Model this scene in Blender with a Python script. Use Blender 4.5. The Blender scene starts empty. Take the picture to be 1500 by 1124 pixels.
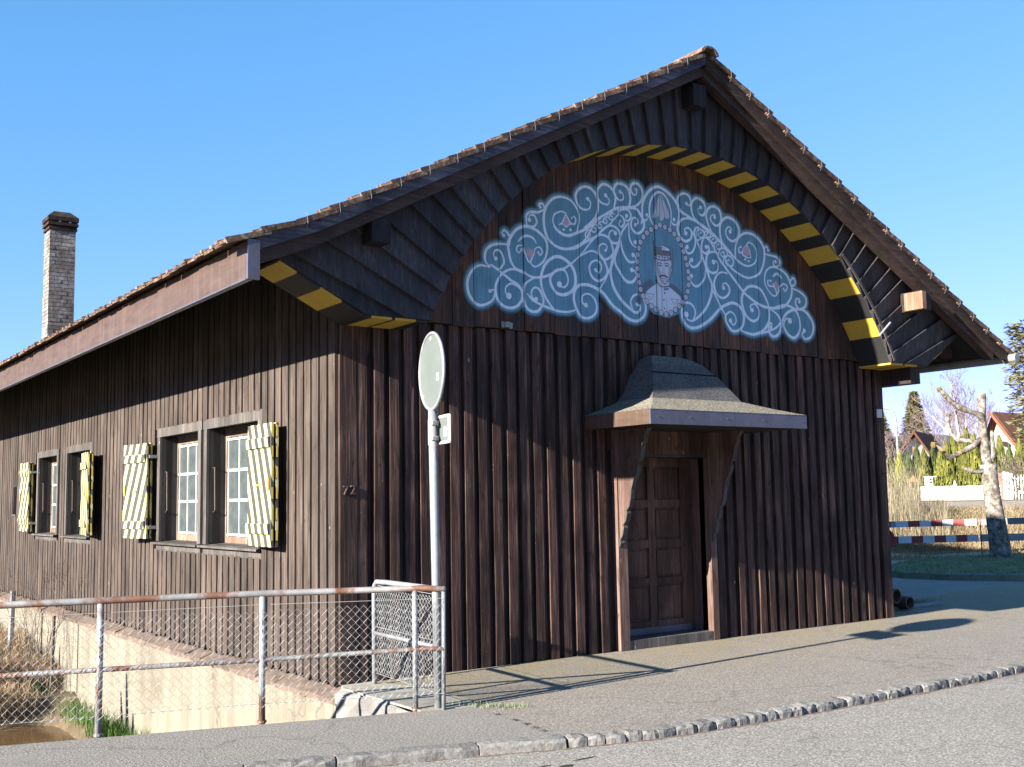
import bpy, math, random
import numpy as np
from mathutils import Vector, Matrix
R=random.Random(7)
PI=math.pi
sc=bpy.context.scene
col=sc.collection
# ------------------------------------------------------------ camera, sky, sun, exposure
cam_d=bpy.data.cameras.new('camera'); cam=bpy.data.objects.new('camera',cam_d); col.objects.link(cam); sc.camera=cam
cam_d.sensor_width=36; cam_d.lens=38.836; cam_d.clip_start=.05; cam_d.clip_end=6000
CAM=Vector((-4.44979,-8.98382,1.60000))
CR=((0.8170171,-0.0454688,-0.5748179),(-0.5763451,-0.0948035,-0.8116887),(-0.0175883,0.9944571,-0.1036618))
cam.matrix_world=Matrix.Translation(CAM)@Matrix((
 (CR[0][0],CR[0][1],CR[0][2],0),(CR[1][0],CR[1][1],CR[1][2],0),(CR[2][0],CR[2][1],CR[2][2],0),(0,0,0,1)))
SUN=Vector((-1,-.09,.354)).normalized()
w=bpy.data.worlds.new('World'); sc.world=w; w.use_nodes=True
nt=w.node_tree; nt.nodes.clear()
sky=nt.nodes.new('ShaderNodeTexSky'); sky.sky_type='NISHITA'; sky.sun_disc=False
sky.sun_elevation=math.asin(SUN.z); sky.sun_rotation=math.atan2(SUN.x,SUN.y)
sky.altitude=400; sky.air_density=1.0; sky.dust_density=.0; sky.ozone_density=4.0
bg=nt.nodes.new('ShaderNodeBackground'); bg.inputs[1].default_value=.060
wo=nt.nodes.new('ShaderNodeOutputWorld')
# colour grade of the whole sky: the camera holds the bright low sky back in green and red
sp_=nt.nodes.new('ShaderNodeSeparateColor'); cb_=nt.nodes.new('ShaderNodeCombineColor'); nt.links.new(sky.outputs[0],sp_.inputs[0])
for i_,(k_,g_) in enumerate(((.74,.94),(1.294,.58),(1.2,.95))):
    a_=nt.nodes.new('ShaderNodeMath'); a_.operation='POWER'; a_.inputs[1].default_value=g_; b_=nt.nodes.new('ShaderNodeMath'); b_.operation='MULTIPLY'; b_.inputs[1].default_value=k_
    nt.links.new(sp_.outputs[i_],a_.inputs[0]); nt.links.new(a_.outputs[0],b_.inputs[0]); nt.links.new(b_.outputs[0],cb_.inputs[i_])
nt.links.new(cb_.outputs[0],bg.inputs[0]); nt.links.new(bg.outputs[0],wo.inputs[0])
sd=bpy.data.lights.new('sun','SUN'); sd.energy=5.0; sd.angle=math.radians(.53); sd.color=(1,.93,.82)
so=bpy.data.objects.new('sun',sd); col.objects.link(so); so.rotation_euler=SUN.to_track_quat('Z','Y').to_euler(); so.location=(-20,-10,20)
sc.view_settings.view_transform='Standard'; sc.view_settings.look='None'; sc.view_settings.gamma=1
sc.view_settings.use_curve_mapping=False; sc.view_settings.exposure=2.165

# ------------------------------------------------------------ helpers
class MB:
    def __init__(s): s.v=[]; s.f=[]
    def face(s,pts):
        n=len(s.v); s.v+= [tuple(p) for p in pts]; s.f.append(tuple(range(n,n+len(pts))))
    def hexa(s,p):  # 8 corners: bottom 4 ccw, top 4 ccw
        n=len(s.v); s.v+=[tuple(q) for q in p]
        for f in ((3,2,1,0),(4,5,6,7),(0,1,5,4),(1,2,6,5),(2,3,7,6),(3,0,4,7)): s.f.append(tuple(n+i for i in f))
    def box(s,x0,x1,y0,y1,z0,z1):
        s.hexa([(x0,y0,z0),(x1,y0,z0),(x1,y1,z0),(x0,y1,z0),(x0,y0,z1),(x1,y0,z1),(x1,y1,z1),(x0,y1,z1)])
        return s
    def prism(s,poly,axis,a,b):
        # poly: 2D points; axis 'y': (x,z) extruded y a->b ; 'x': (y,z) ; 'z': (x,y)
        def P(q,t): return (q[0],t,q[1]) if axis=='y' else ((t,q[0],q[1]) if axis=='x' else (q[0],q[1],t))
        n=len(s.v); k=len(poly)
        s.v+=[P(q,a) for q in poly]+[P(q,b) for q in poly]
        s.f.append(tuple(n+i for i in range(k))); s.f.append(tuple(n+k+i for i in reversed(range(k))))
        for i in range(k): j=(i+1)%k; s.f.append((n+j,n+i,n+k+i,n+k+j))
        return s
    def tube(s,pts,r,sides=8,cap=True):
        pts=[Vector(p) for p in pts]; n0=len(s.v); m=len(pts)
        rr=r if isinstance(r,(list,tuple)) else [r]*m
        t0=(pts[1]-pts[0]).normalized(); up=Vector((0,0,1)) if abs(t0.z)<.9 else Vector((1,0,0))
        u=t0.cross(up).normalized()
        for i,p in enumerate(pts):
            t=(pts[min(i+1,m-1)]-pts[max(i-1,0)]).normalized()
            u=(u-t*u.dot(t)).normalized(); v=t.cross(u)
            for k in range(sides):
                a=2*PI*k/sides; s.v.append(tuple(p+(u*math.cos(a)+v*math.sin(a))*rr[i]))
        for i in range(m-1):
            for k in range(sides):
                a=n0+i*sides+k; b=n0+i*sides+(k+1)%sides; s.f.append((a,b,b+sides,a+sides))
        if cap and sides>2:
            s.f.append(tuple(n0+k for k in reversed(range(sides)))); s.f.append(tuple(n0+(m-1)*sides+k for k in range(sides)))
        return s
    def mesh(s,name,mat=None,smooth=False):
        me=bpy.data.meshes.new(name); me.from_pydata(s.v,[],s.f); 
        if mat: me.materials.append(mat)
        if smooth: me.polygons.foreach_set('use_smooth',[True]*len(me.polygons))
        me.update(); return me
    def build(s,name,mat,parent=None,kind=None,smooth=False,label=None,fix=True):
        me=s.mesh(name,mat,smooth)
        if fix and len(s.f)<4000:
            import bmesh
            bm=bmesh.new(); bm.from_mesh(me); bmesh.ops.recalc_face_normals(bm,faces=bm.faces); bm.to_mesh(me); bm.free()
        return link(name,me,parent,kind,label)
def link(name,me,parent=None,kind=None,label=None,loc=None,rot=None,scale=None):
    o=bpy.data.objects.new(name,me); col.objects.link(o)
    if parent: o.parent=parent
    if kind: o['kind']=kind
    if label: o['label']=label
    if loc is not None: o.location=loc
    if rot is not None: o.rotation_euler=rot
    if scale is not None: o.scale=scale
    return o
def empty(name,label,cat,loc=(0,0,0),group=None,parent=None):
    o=bpy.data.objects.new(name,None); col.objects.link(o); o.location=loc
    if parent: o.parent=parent
    if cat: o['label']=label; o['category']=cat
    if group: o['group']=group
    return o
def part(name,parent,loc=(0,0,0)):
    o=bpy.data.objects.new(name,None); col.objects.link(o); o.parent=parent; o.location=loc; return o
def tag(o,label,cat,group=None):
    o['label']=label; o['category']=cat
    if group: o['group']=group
    return o
def adopt(o,parent):  # child built in world coordinates under a thing whose Empty sits at its base
    o.parent=parent; o.location=Vector(o.location)-Vector(parent.location) if parent.parent is None else o.location
    return o
def stroke(pts,n=5):
    """Catmull-Rom through 2D points"""
    P=[pts[0]]+list(pts)+[pts[-1]]; out=[]
    for i in range(1,len(P)-2):
        p0,p1,p2,p3=P[i-1:i+3]
        for k in range(n):
            t=k/n
            out.append(tuple(.5*(2*p1[a]+(p2[a]-p0[a])*t+(2*p0[a]-5*p1[a]+4*p2[a]-p3[a])*t*t+(3*p1[a]-p0[a]-3*p2[a]+p3[a])*t**3) for a in range(len(p1))))
    out.append(tuple(pts[-1])); return out

# ------------------------------------------------------------ materials
KA=.76   # overall reflectance scale that goes with the exposure above
class MT:
    def __init__(s,name,rough=.8,spec=.3):
        s.m=bpy.data.materials.new(name); s.m.use_nodes=True; s.t=s.m.node_tree
        s.b=s.t.nodes['Principled BSDF']; s.b.inputs['Roughness'].default_value=rough
        s.b.inputs['Specular IOR Level'].default_value=spec
        s.geo=None
    def n(s,t,**kw):
        q=s.t.nodes.new(t)
        for k,v in kw.items(): setattr(q,k,v)
        return q
    def l(s,a,b): s.t.links.new(a,b)
    def pos(s,scale=(1,1,1),obj=False,rnd=0):
        if obj: c=s.n('ShaderNodeTexCoord').outputs['Object']
        else: c=s.n('ShaderNodeNewGeometry').outputs['Position']
        mp=s.n('ShaderNodeMapping'); mp.inputs['Scale'].default_value=scale; s.l(c,mp.inputs['Vector'])
        if rnd:
            oi=s.n('ShaderNodeObjectInfo'); mu=s.n('ShaderNodeMath',operation='MULTIPLY'); mu.inputs[1].default_value=rnd
            s.l(oi.outputs['Random'],mu.inputs[0]); s.l(mu.outputs[0],mp.inputs['Location'])
        return mp.outputs[0]
    def noise(s,vec,scale=5,detail=4,rough=.55,dist=0):
        q=s.n('ShaderNodeTexNoise'); q.inputs['Scale'].default_value=scale; q.inputs['Detail'].default_value=detail
        q.inputs['Roughness'].default_value=rough; q.inputs['Distortion'].default_value=dist; s.l(vec,q.inputs['Vector']); return q.outputs['Fac']
    def ramp(s,fac,stops,interp='LINEAR'):
        q=s.n('ShaderNodeValToRGB'); e=q.color_ramp.elements; q.color_ramp.interpolation=interp
        while len(e)<len(stops): e.new(.5)
        for i,(p,c) in enumerate(stops):
            e[i].position=p; e[i].color=(c,c,c,1) if isinstance(c,(int,float)) else (*c,1)
        s.l(fac,q.inputs[0]); return q.outputs[0]
    def mix(s,f,a,b,mode='MIX'):
        q=s.n('ShaderNodeMix',data_type='RGBA',blend_type=mode)
        for sock,v in ((q.inputs[0],f),(q.inputs[6],a),(q.inputs[7],b)):
            if isinstance(v,(int,float)): sock.default_value=v if sock==q.inputs[0] else (v,v,v,1)
            elif isinstance(v,tuple): sock.default_value=(*v,1)
            else: s.l(v,sock)
        return q.outputs[2]
    def math(s,op,a,b=0):
        q=s.n('ShaderNodeMath',operation=op)
        for sock,v in ((q.inputs[0],a),(q.inputs[1],b)):
            if isinstance(v,(int,float)): sock.default_value=v
            else: s.l(v,sock)
        return q.outputs[0]
    def rand(s,lo,hi):
        oi=s.n('ShaderNodeObjectInfo'); q=s.n('ShaderNodeMapRange'); q.inputs[3].default_value=lo; q.inputs[4].default_value=hi
        s.l(oi.outputs['Random'],q.inputs[0]); return q.outputs[0]
    def scaled(s,c,f):
        q=s.n('ShaderNodeVectorMath',operation='SCALE'); s.l(c,q.inputs[0]); s.l(f,q.inputs['Scale']); return q.outputs[0]
    def out(s,c=None,bump=None,bs=.3,bd=.01,rough=None):
        if c is not None:
            if isinstance(c,tuple): s.b.inputs['Base Color'].default_value=(*[x*KA for x in c],1)
            else:
                q=s.n('ShaderNodeVectorMath',operation='SCALE'); q.inputs['Scale'].default_value=KA; s.l(c,q.inputs[0]); s.l(q.outputs[0],s.b.inputs['Base Color']); s.c=q.outputs[0]
        if bump is not None:
            q=s.n('ShaderNodeBump'); q.inputs['Strength'].default_value=bs; q.inputs['Distance'].default_value=bd
            s.l(bump,q.inputs['Height']); s.l(q.outputs[0],s.b.inputs['Normal'])
        if rough is not None: s.l(rough,s.b.inputs['Roughness'])
        return s.m
def wood(name,dark,mid,light,axis='z',bs=.6,rnd=(.75,1.2),spec=.25,rough=.75,wear=.5,specks=True):
    t=MT(name,rough,spec)
    f=40
    sc_={'z':(f,f,1.6),'y':(f,1.6,f),'x':(1.6,f,f)}[axis]
    v=t.pos(sc_); g=t.noise(v,1.0,6,.65,.6)
    big=t.noise(t.pos((2.2,2.2,.7) if axis=='z' else (1,1,1)),1.6,4,.6)
    kn=t.noise(t.pos((7,7,2.2) if axis=='z' else (5,5,5)),1.3,2,.5,1.5)
    c=t.ramp(g,[(.3,dark),(.5,mid),(.72,light)])
    c2=t.ramp(g,[(.3,tuple(x*.8 for x in dark)),(.55,dark),(.8,mid)])
    c=t.mix(t.ramp(big,[(.42-.1*wear,0.),(.62,1.)]),c2,c)
    c=t.mix(t.ramp(kn,[(.64,0.),(.70,.6)]),c,tuple(x*.55 for x in dark))
    c=t.scaled(c,t.rand(*rnd))
    if specks:   # nail heads, resin and droppings
        for sc_v,th,am in (((5,5,2.2),.055,.55),((16,16,9),.07,.3)):
            vo=t.n('ShaderNodeTexVoronoi'); vo.inputs['Scale'].default_value=1.0; t.l(t.pos(sc_v),vo.inputs['Vector'])
            sel=t.ramp(vo.outputs['Color'],[(.55,0.),(.6,1.)]); f_=t.math('MULTIPLY',t.ramp(vo.outputs['Distance'],[(th*.6,am),(th,0.)]),sel)
            c=t.mix(f_,c,tuple(min(.5,x*2.6+.03) for x in light))
    return t.out(c,g,bs,.006)
M={}
M['batten_side']=wood('weathered_batten_wood',(.034,.025,.020),(.086,.064,.052),(.155,.126,.108),bs=.6,rnd=(.74,1.2),wear=1.6)
M['batten_front']=wood('dark_stained_batten_wood',(.022,.012,.010),(.078,.042,.033),(.24,.145,.11),bs=1.0,rnd=(.8,1.2),wear=1.0)
M['board_front']=wood('dark_stained_board_wood',(.018,.012,.011),(.052,.032,.028),(.11,.07,.058),bs=.8,rnd=(.8,1.2),wear=1.0)
M['board']=wood('dark_board_wood',(.010,.008,.009),(.020,.016,.017),(.04,.033,.034),bs=.6)
M['mural_plank']=None
M['fan']=wood('dark_blue_black_board_wood',(.032,.029,.032),(.056,.050,.055),(.11,.098,.10),axis='z',bs=.5,rnd=(.75,1.2))
M['rafter']=wood('brown_rafter_wood',(.03,.02,.018),(.062,.040,.034),(.10,.07,.06),axis='x',bs=.5)
M['door']=wood('brown_door_wood',(.055,.030,.022),(.14,.075,.052),(.22,.13,.095),bs=.4)
M['jamb']=wood('reddish_jamb_wood',(.11,.062,.048),(.22,.14,.112),(.33,.23,.19),bs=.5)
M['frame_grey']=wood('grey_frame_wood',(.07,.062,.057),(.12,.108,.098),(.2,.18,.165),bs=.5)
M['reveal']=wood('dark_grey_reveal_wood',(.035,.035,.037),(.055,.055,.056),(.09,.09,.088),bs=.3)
M['sash']=wood('light_brown_sash_wood',(.16,.11,.075),(.28,.2,.15),(.42,.33,.26),bs=.4)
M['verge']=wood('blue_grey_verge_wood',(.03,.03,.045),(.09,.09,.115),(.22,.215,.25),axis='x',bs=.6)
M['lit_endgrain']=wood('lit_end_grain_wood',(.2,.1,.06),(.36,.21,.14),(.5,.33,.24),bs=.5)  # end grain, lightened to stand for sun on the purlin end
def simple(name,c1,c2,scale=6,rough=.8,spec=.3,bs=.2,bd=.01,detail=5,rnd=None,stretch=(1,1,1)):
    t=MT(name,rough,spec); g=t.noise(t.pos(stretch),scale,detail,.6)
    c=t.ramp(g,[(.32,c1),(.68,c2)])
    if rnd: c=t.scaled(c,t.rand(*rnd))
    return t.out(c,g,bs,bd)
def painted_stripe(name,c,chip):
    t=MT(name,.6,.35); g=t.noise(t.pos((3,3,3)),3,6,.65); k=t.noise(t.pos((30,30,8)),1,6,.7)
    cc=t.ramp(g,[(.3,tuple(x*.86 for x in c)),(.7,c)])
    cc=t.mix(t.ramp(k,[(.66,0.),(.72,.7)]),cc,chip)
    return t.out(cc,k,.15,.003)
M['yellow']=painted_stripe('yellow_paint',(.60,.40,.055),(.2,.13,.03))
M['black']=painted_stripe('black_paint',(.024,.024,.024),(.05,.045,.04))
M['copper']=None
def copper():
    t=MT('brown_copper_sheet',.5,.45)
    a=t.noise(t.pos((.6,1.5,8)),1.5,5,.6); b=t.noise(t.pos((14,14,1)),1,5,.6)
    c=t.ramp(a,[(.3,(.066,.038,.026)),(.7,(.105,.065,.046))]); c=t.mix(t.ramp(b,[(.5,0.),(.75,.5)]),c,(.15,.115,.09))
    return t.out(c,a,.08,.02)
M['copper']=copper()
M['lead']=simple('blue_grey_flashing',(.07,.07,.10),(.11,.11,.15),5,.4,.5)
def galv(name,rust=.5,base=(.36,.37,.38),lo=.56):
    t=MT(name,.5,.4); t.b.inputs['Metallic'].default_value=.25
    a=t.noise(t.pos((4,4,4)),1.7,6,.7); b=t.noise(t.pos((1,1,1)),2.2,5,.7,.3)
    c=t.ramp(a,[(.3,tuple(x*.62 for x in base)),(.62,base)])
    r=t.ramp(a,[(.3,(.13,.045,.022)),(.7,(.27,.12,.07))])
    c=t.mix(t.ramp(b,[(lo-.06,0.),(lo+.03,rust)]),c,r)
    return t.out(c,a,.25,.002)
M['galv']=galv('galvanised_steel',.0,(.33,.345,.36))
M['clipwire']=simple('dull_verge_wire',(.12,.12,.12),(.2,.2,.2),20,.6,.4)
M['rail']=galv('rusty_rail_steel',.9,(.36,.35,.34),.53)
M['post']=galv('flaking_post_steel',.8,(.42,.43,.43),.56)
M['wire']=simple('galvanised_wire',(.30,.31,.31),(.42,.43,.43),20,.5,.5)
M['signback']=simple('grey_sign_back',(.125,.145,.135),(.145,.165,.155),4,.5,.4,.02)
M['white']=simple('white_paint',(.55,.55,.54),(.62,.62,.6),5,.5,.3,.05)
M['label']=simple('white_sticker',(.85,.85,.84),(.9,.9,.9),5,.5,.3,.0)
def tile():
    t=MT('old_clay_tile',.9,.15)
    a=t.noise(t.pos((5,5,5)),2,6,.7); b=t.noise(t.pos((3,3,3)),6,5,.7)
    c=t.ramp(a,[(.3,(.065,.042,.034)),(.55,(.15,.085,.06)),(.75,(.26,.14,.095))])
    c=t.mix(t.ramp(b,[(.5,0.),(.62,.85)]),c,(.26,.24,.19)); c=t.scaled(c,t.rand(.65,1.25))
    return t.out(c,b,.6,.01)
M['tile']=tile()
def asphalt(name,base,dirt,sp=.5,fleck=.3,patch=None):
    t=MT(name,.92,.2)
    big=t.noise(t.pos((.5,.5,.5)),1.1,6,.65,.4); mid=t.noise(t.pos((1,1,1)),5,5,.6); fine=t.noise(t.pos((1,1,1)),62,3,.75)
    vo=t.n('ShaderNodeTexVoronoi'); vo.inputs['Scale'].default_value=48; t.l(t.pos((1,1,1)),vo.inputs['Vector'])
    c=t.ramp(big,[(.3,tuple(x*.86 for x in base)),(.7,base)])
    c=t.mix(t.ramp(mid,[(.45,0.),(.75,sp)]),c,dirt)
    c=t.mix(t.ramp(fine,[(.36,1.),(.50,0.)]),c,tuple(x*.42 for x in base))
    c=t.mix(t.ramp(fine,[(.56,0.),(.66,fleck)]),c,(.62,.59,.55))
    c=t.mix(t.ramp(vo.outputs['Distance'],[(.0,fleck),(.16,fleck),(.22,0.)]),c,(.48,.45,.42))
    st=t.noise(t.pos((.9,1.6,1)),.9,7,.72,1.2)
    c=t.mix(t.ramp(st,[(.56,0.),(.70,.38)]),c,tuple(x*.62 for x in base))
    c=t.mix(t.ramp(st,[(.28,.35),(.38,0.)]),c,tuple(min(1,x*1.28) for x in base))
    vc=t.n('ShaderNodeTexVoronoi',feature='DISTANCE_TO_EDGE'); vc.inputs['Scale'].default_value=.33
    wv=t.n('ShaderNodeVectorMath',operation='ADD'); t.l(t.pos((1,1,1)),wv.inputs[0]); nz=t.n('ShaderNodeTexNoise'); nz.inputs['Scale'].default_value=1.6; nz.inputs['Detail'].default_value=6; t.l(t.pos((1,1,1)),nz.inputs['Vector']); t.l(nz.outputs['Color'],wv.inputs[1]); t.l(wv.outputs[0],vc.inputs['Vector'])
    c=t.mix(t.ramp(vc.outputs['Distance'],[(.0,.55),(.006,0.)]),c,tuple(x*.4 for x in base))
    if patch:
        # green-yellow moss near the facade
        geo=t.n('ShaderNodeNewGeometry'); sp_=t.n('ShaderNodeSeparateXYZ'); t.l(geo.outputs['Position'],sp_.inputs[0])
        m=t.noise(t.pos((1,2.2,1)),1.5,6,.7); 
        near=t.n('ShaderNodeMapRange'); near.inputs[1].default_value=-1.9; near.inputs[2].default_value=-.1; t.l(sp_.outputs['Y'],near.inputs[0])
        f=t.math('MULTIPLY',t.ramp(m,[(.4,0.),(.62,.75)]),near.outputs[0]); c=t.mix(f,c,patch)
    return t.out(c,fine,.9,.006)
M['pavement']=asphalt('old_pavement_asphalt',(.285,.25,.215),(.32,.285,.245),.5,.75,(.30,.25,.13))
M['bridge']=asphalt('grey_bridge_asphalt',(.275,.254,.228),(.31,.285,.258),.4,.6)
M['road']=asphalt('light_road_asphalt',(.305,.28,.248),(.34,.315,.28),.5,.9)
M['backroad']=asphalt('dark_yard_asphalt',(.30,.29,.285),(.34,.33,.32),.5,.5)
M['farroad']=asphalt('pale_far_road',(.36,.31,.26),(.42,.37,.31),.5,.3)
M['sandy']=simple('sandy_leaf_litter',(.26,.20,.14),(.52,.44,.35),7,.95,.1,.8,.03,8)
M['granite']=simple('rough_granite',(.13,.125,.118),(.27,.26,.245),34,.9,.2,.7,.008,6,(.75,1.2))
M['plaster']=None
def plaster():
    t=MT('cream_wall_plaster',.9,.15)
    a=t.noise(t.pos((1,1,1)),1.1,7,.7); s_=t.noise(t.pos((6,6,.55)),1,6,.65); s2=t.noise(t.pos((16,16,.8)),1,5,.6); f=t.noise(t.pos((1,1,1)),38,4,.7)
    c=t.ramp(a,[(.32,(.165,.145,.11)),(.5,(.225,.20,.155)),(.7,(.25,.225,.18))]); c=t.mix(t.ramp(s_,[(.48,0.),(.66,.55)]),c,(.115,.10,.08)); c=t.mix(t.ramp(s2,[(.58,0.),(.72,.4)]),c,(.10,.095,.07))
    vo=t.n('ShaderNodeTexVoronoi',feature='DISTANCE_TO_EDGE'); vo.inputs['Scale'].default_value=.55; q=t.n('ShaderNodeMixRGB'); 
    w_=t.n('ShaderNodeVectorMath',operation='ADD'); t.l(t.pos((1,1,1)),w_.inputs[0]); nz=t.n('ShaderNodeTexNoise'); nz.inputs['Scale'].default_value=3; t.l(t.pos((1,1,1)),nz.inputs['Vector']); t.l(nz.outputs['Color'],w_.inputs[1]); t.l(w_.outputs[0],vo.inputs['Vector'])
    c=t.mix(t.ramp(vo.outputs['Distance'],[(.0,.6),(.012,0.)]),c,(.08,.07,.055))
    return t.out(c,f,.45,.008)
M['plaster']=plaster()
M['ledge']=simple('stained_ledge_mortar',(.10,.075,.06),(.21,.155,.125),9,.9,.15,.7,.02)
M['concrete']=simple('mossy_concrete',(.26,.24,.20),(.42,.40,.35),5,.9,.15,.6,.02)
M['whitestone']=simple('whitewashed_rubble',(.19,.18,.165),(.33,.315,.29),4,.9,.15,.8,.03)
def glass():
    t=MT('dusty_window_glass',.18,.5)
    a=t.noise(t.pos((2,2,2)),2.5,6,.7); c=t.ramp(a,[(.3,(.05,.065,.068)),(.7,(.10,.12,.12))]); return t.out(c)
M['glass']=glass()
M['muntin']=simple('white_window_paint',(.55,.55,.52),(.75,.74,.7),12,.6,.3,.1)
M['dark']=MT('dark_interior',.9,.1).out((.01,.01,.01))
M['iron']=simple('rusty_iron',(.05,.035,.03),(.12,.08,.065),25,.7,.4,.4,.003)
def water():
    t=MT('murky_creek_water',.08,.5); a=t.noise(t.pos((1,1,1)),7,3,.5); c=t.ramp(t.noise(t.pos((1,1,1)),1.2,3,.5),[(.3,(.09,.055,.028)),(.7,(.14,.088,.045))]); return t.out(c,a,.12,.02)
M['water']=water()
M['soil']=simple('creek_bank_soil',(.07,.05,.032),(.17,.13,.085),3,.95,.1,.8,.04,8)
def leafmat(name,c1,c2,trans=.25,rnd=None):
    t=MT(name,.65,.25); g=t.noise(t.pos((1,1,1)),2.5,4,.6); c=t.ramp(g,[(.35,c1),(.65,c2)])
    if rnd: c=t.scaled(c,t.rand(*rnd))
    m=t.out(c); c=t.c
    tr=t.n('ShaderNodeBsdfTranslucent'); t.l(c,tr.inputs[0]); mx=t.n('ShaderNodeMixShader'); mx.inputs[0].default_value=trans
    o=t.t.nodes['Material Output']; t.l(t.b.outputs[0],mx.inputs[1]); t.l(tr.outputs[0],mx.inputs[2]); t.l(mx.outputs[0],o.inputs[0]); return m
M['green']=leafmat('fresh_green_grass',(.05,.11,.02),(.11,.21,.04))
M['tan']=leafmat('dry_tan_grass',(.24,.17,.09),(.44,.35,.22))
M['hay']=leafmat('bright_dry_creek_grass',(.36,.24,.13),(.62,.46,.29))  # brighter, redder dry grass than the tan stubble
M['reed']=leafmat('dry_reed',(.22,.18,.115),(.42,.36,.24))
M['lawn']=leafmat('short_lawn_grass',(.15,.20,.10),(.32,.38,.21))
M['thuja']=leafmat('thuja_foliage',(.12,.135,.022),(.30,.30,.06),.2,(.75,1.15))
M['conifer']=leafmat('conifer_foliage',(.11,.115,.045),(.26,.235,.115),.15)
M['ivy']=leafmat('olive_shrub_foliage',(.06,.09,.025),(.14,.17,.05),.2)
M['twig']=simple('bare_twig_bark',(.10,.075,.06),(.22,.17,.14),6,.9,.1,0)
M['twigp']=simple('purple_brown_twig_bark',(.16,.12,.11),(.30,.23,.21),6,.9,.1,0)
M['birch']=simple('white_birch_bark',(.35,.33,.30),(.75,.73,.70),5,.8,.15,.2)
def bark():
    t=MT('lichen_spotted_bark',.9,.15); a=t.noise(t.pos((1,1,1)),9,5,.7); b=t.noise(t.pos((1,1,.5)),3,5,.7)
    c=t.ramp(a,[(.40,(.09,.072,.055)),(.54,(.24,.215,.185)),(.68,(.44,.41,.36))]); c=t.mix(t.ramp(b,[(.55,0.),(.66,.7)]),c,(.13,.085,.06))
    return t.out(c,a,.6,.02)
M['bark']=bark()
M['moss']=simple('mossy_knob',(.12,.09,.03),(.26,.22,.09),12,.95,.1,.7,.02)
M['housewhite']=simple('white_house_render',(.72,.71,.69),(.8,.79,.77),1,.85,.2,.02)
M['roof_red']=simple('brown_red_roof_tiles',(.16,.075,.055),(.27,.14,.105),1.5,.9,.1,.3,.05)
M['bargeboard']=simple('orange_brown_bargeboard',(.28,.12,.06),(.38,.18,.10),1,.7,.2)
M['hill']=simple('hazy_wooded_hillside',(.11,.11,.15),(.17,.165,.21),.03,1,.0,0)  # purplish distance haze is mixed into the woodland colour
M['red']=simple('faded_red_paint',(.30,.05,.045),(.38,.08,.07),5,.5,.3,.05)
M['bluewhite']=simple('white_barrier_paint',(.66,.67,.69),(.75,.76,.78),5,.5,.3,.05)
M['greyrail']=wood('grey_rail_wood',(.24,.24,.25),(.34,.34,.36),(.46,.46,.48),axis='x')
M['pipe']=simple('brown_clay_pipe',(.07,.05,.035),(.15,.11,.08),8,.6,.3,.2)
M['bluewood']=simple('pale_blue_plank',(.22,.24,.27),(.34,.36,.40),8,.8,.2,.2)
M['brickpillar']=simple('red_brick_pillar',(.30,.14,.10),(.42,.22,.17),7,.9,.1,.2)
def ground():
    t=MT('field_ground',.95,.1); a=t.noise(t.pos((1,1,1)),.35,6,.65); b=t.noise(t.pos((1,1,1)),6,5,.6)
    c=t.ramp(a,[(.35,(.24,.19,.12)),(.5,(.19,.155,.095)),(.62,(.09,.11,.04))]); c=t.mix(t.ramp(b,[(.4,.5),(.6,0.)]),c,(.16,.12,.08)); return t.out(c,b,.8,.05)
M['ground']=ground()
M['lawnbase']=simple('lawn_soil',(.16,.19,.12),(.27,.28,.18),4,.95,.1,.6,.03)
# ============================================================ THE BUILDING
def woff(p):
    v=Vector((0,0,0))
    while p is not None: v+=p.location; p=p.parent
    return v
def put(mb,name,mat,parent=None,**kw):   # a mesh written in world coordinates
    o=mb.build(name,mat,parent,**kw)
    if parent is not None: o.location=-woff(parent)
    return o
def T(x):
    if x>4: return 6.42-.53*(x-4)
    if x>-.56: return 6.42-.53*(4-x)
    return 4.003-.41*(-.56-x)
house=empty('timber_hall','dark board and batten timber hall with a painted arched gable and striped shutters','building')
YB=24.0
SW=[(1.80,3.29),(3.58,4.97),(8.30,9.67),(10.35,11.69)]; WZ=(1.15,2.45)
SLOT=(13.42,13.78,1.47,1.98)
# backing walls
side=part('side_wall',house)
b=MB(); ys=[.12]
for a,c in SW: 
    b.box(.045,.12,ys[-1],a,0,4.1); b.box(.045,.12,a,c,0,WZ[0]); b.box(.045,.12,a,c,WZ[1],4.1); ys.append(c)
b.box(.045,.12,ys[-1],SLOT[0],0,4.1); b.box(.045,.12,SLOT[0],SLOT[1],0,SLOT[2]); b.box(.045,.12,SLOT[0],SLOT[1],SLOT[3],4.1); b.box(.045,.12,SLOT[1],YB,0,4.1)
put(b,'backing',M['board'],side)
front=part('front_wall',house)
b=MB(); b.box(.045,3.34,.04,.12,0,3.3).box(4.58,7.85,.04,.12,0,3.3).box(3.34,4.58,.04,.12,2.02,3.3)
put(b,'backing',M['board'],front)
b=MB(); b.box(7.75,7.85,.12,YB,0,3.9).box(0,7.85,YB-.1,YB,0,3.9); put(b,'rear_wall',M['board'],house)
b=MB(); b.box(.5,7.6,1.4,1.5,.02,3.8); put(b,'inner_partition',M['dark'],house)
put(MB().box(.12,7.7,.12,YB-.1,-.02,.02),'floor',M['dark'],house)
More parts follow.
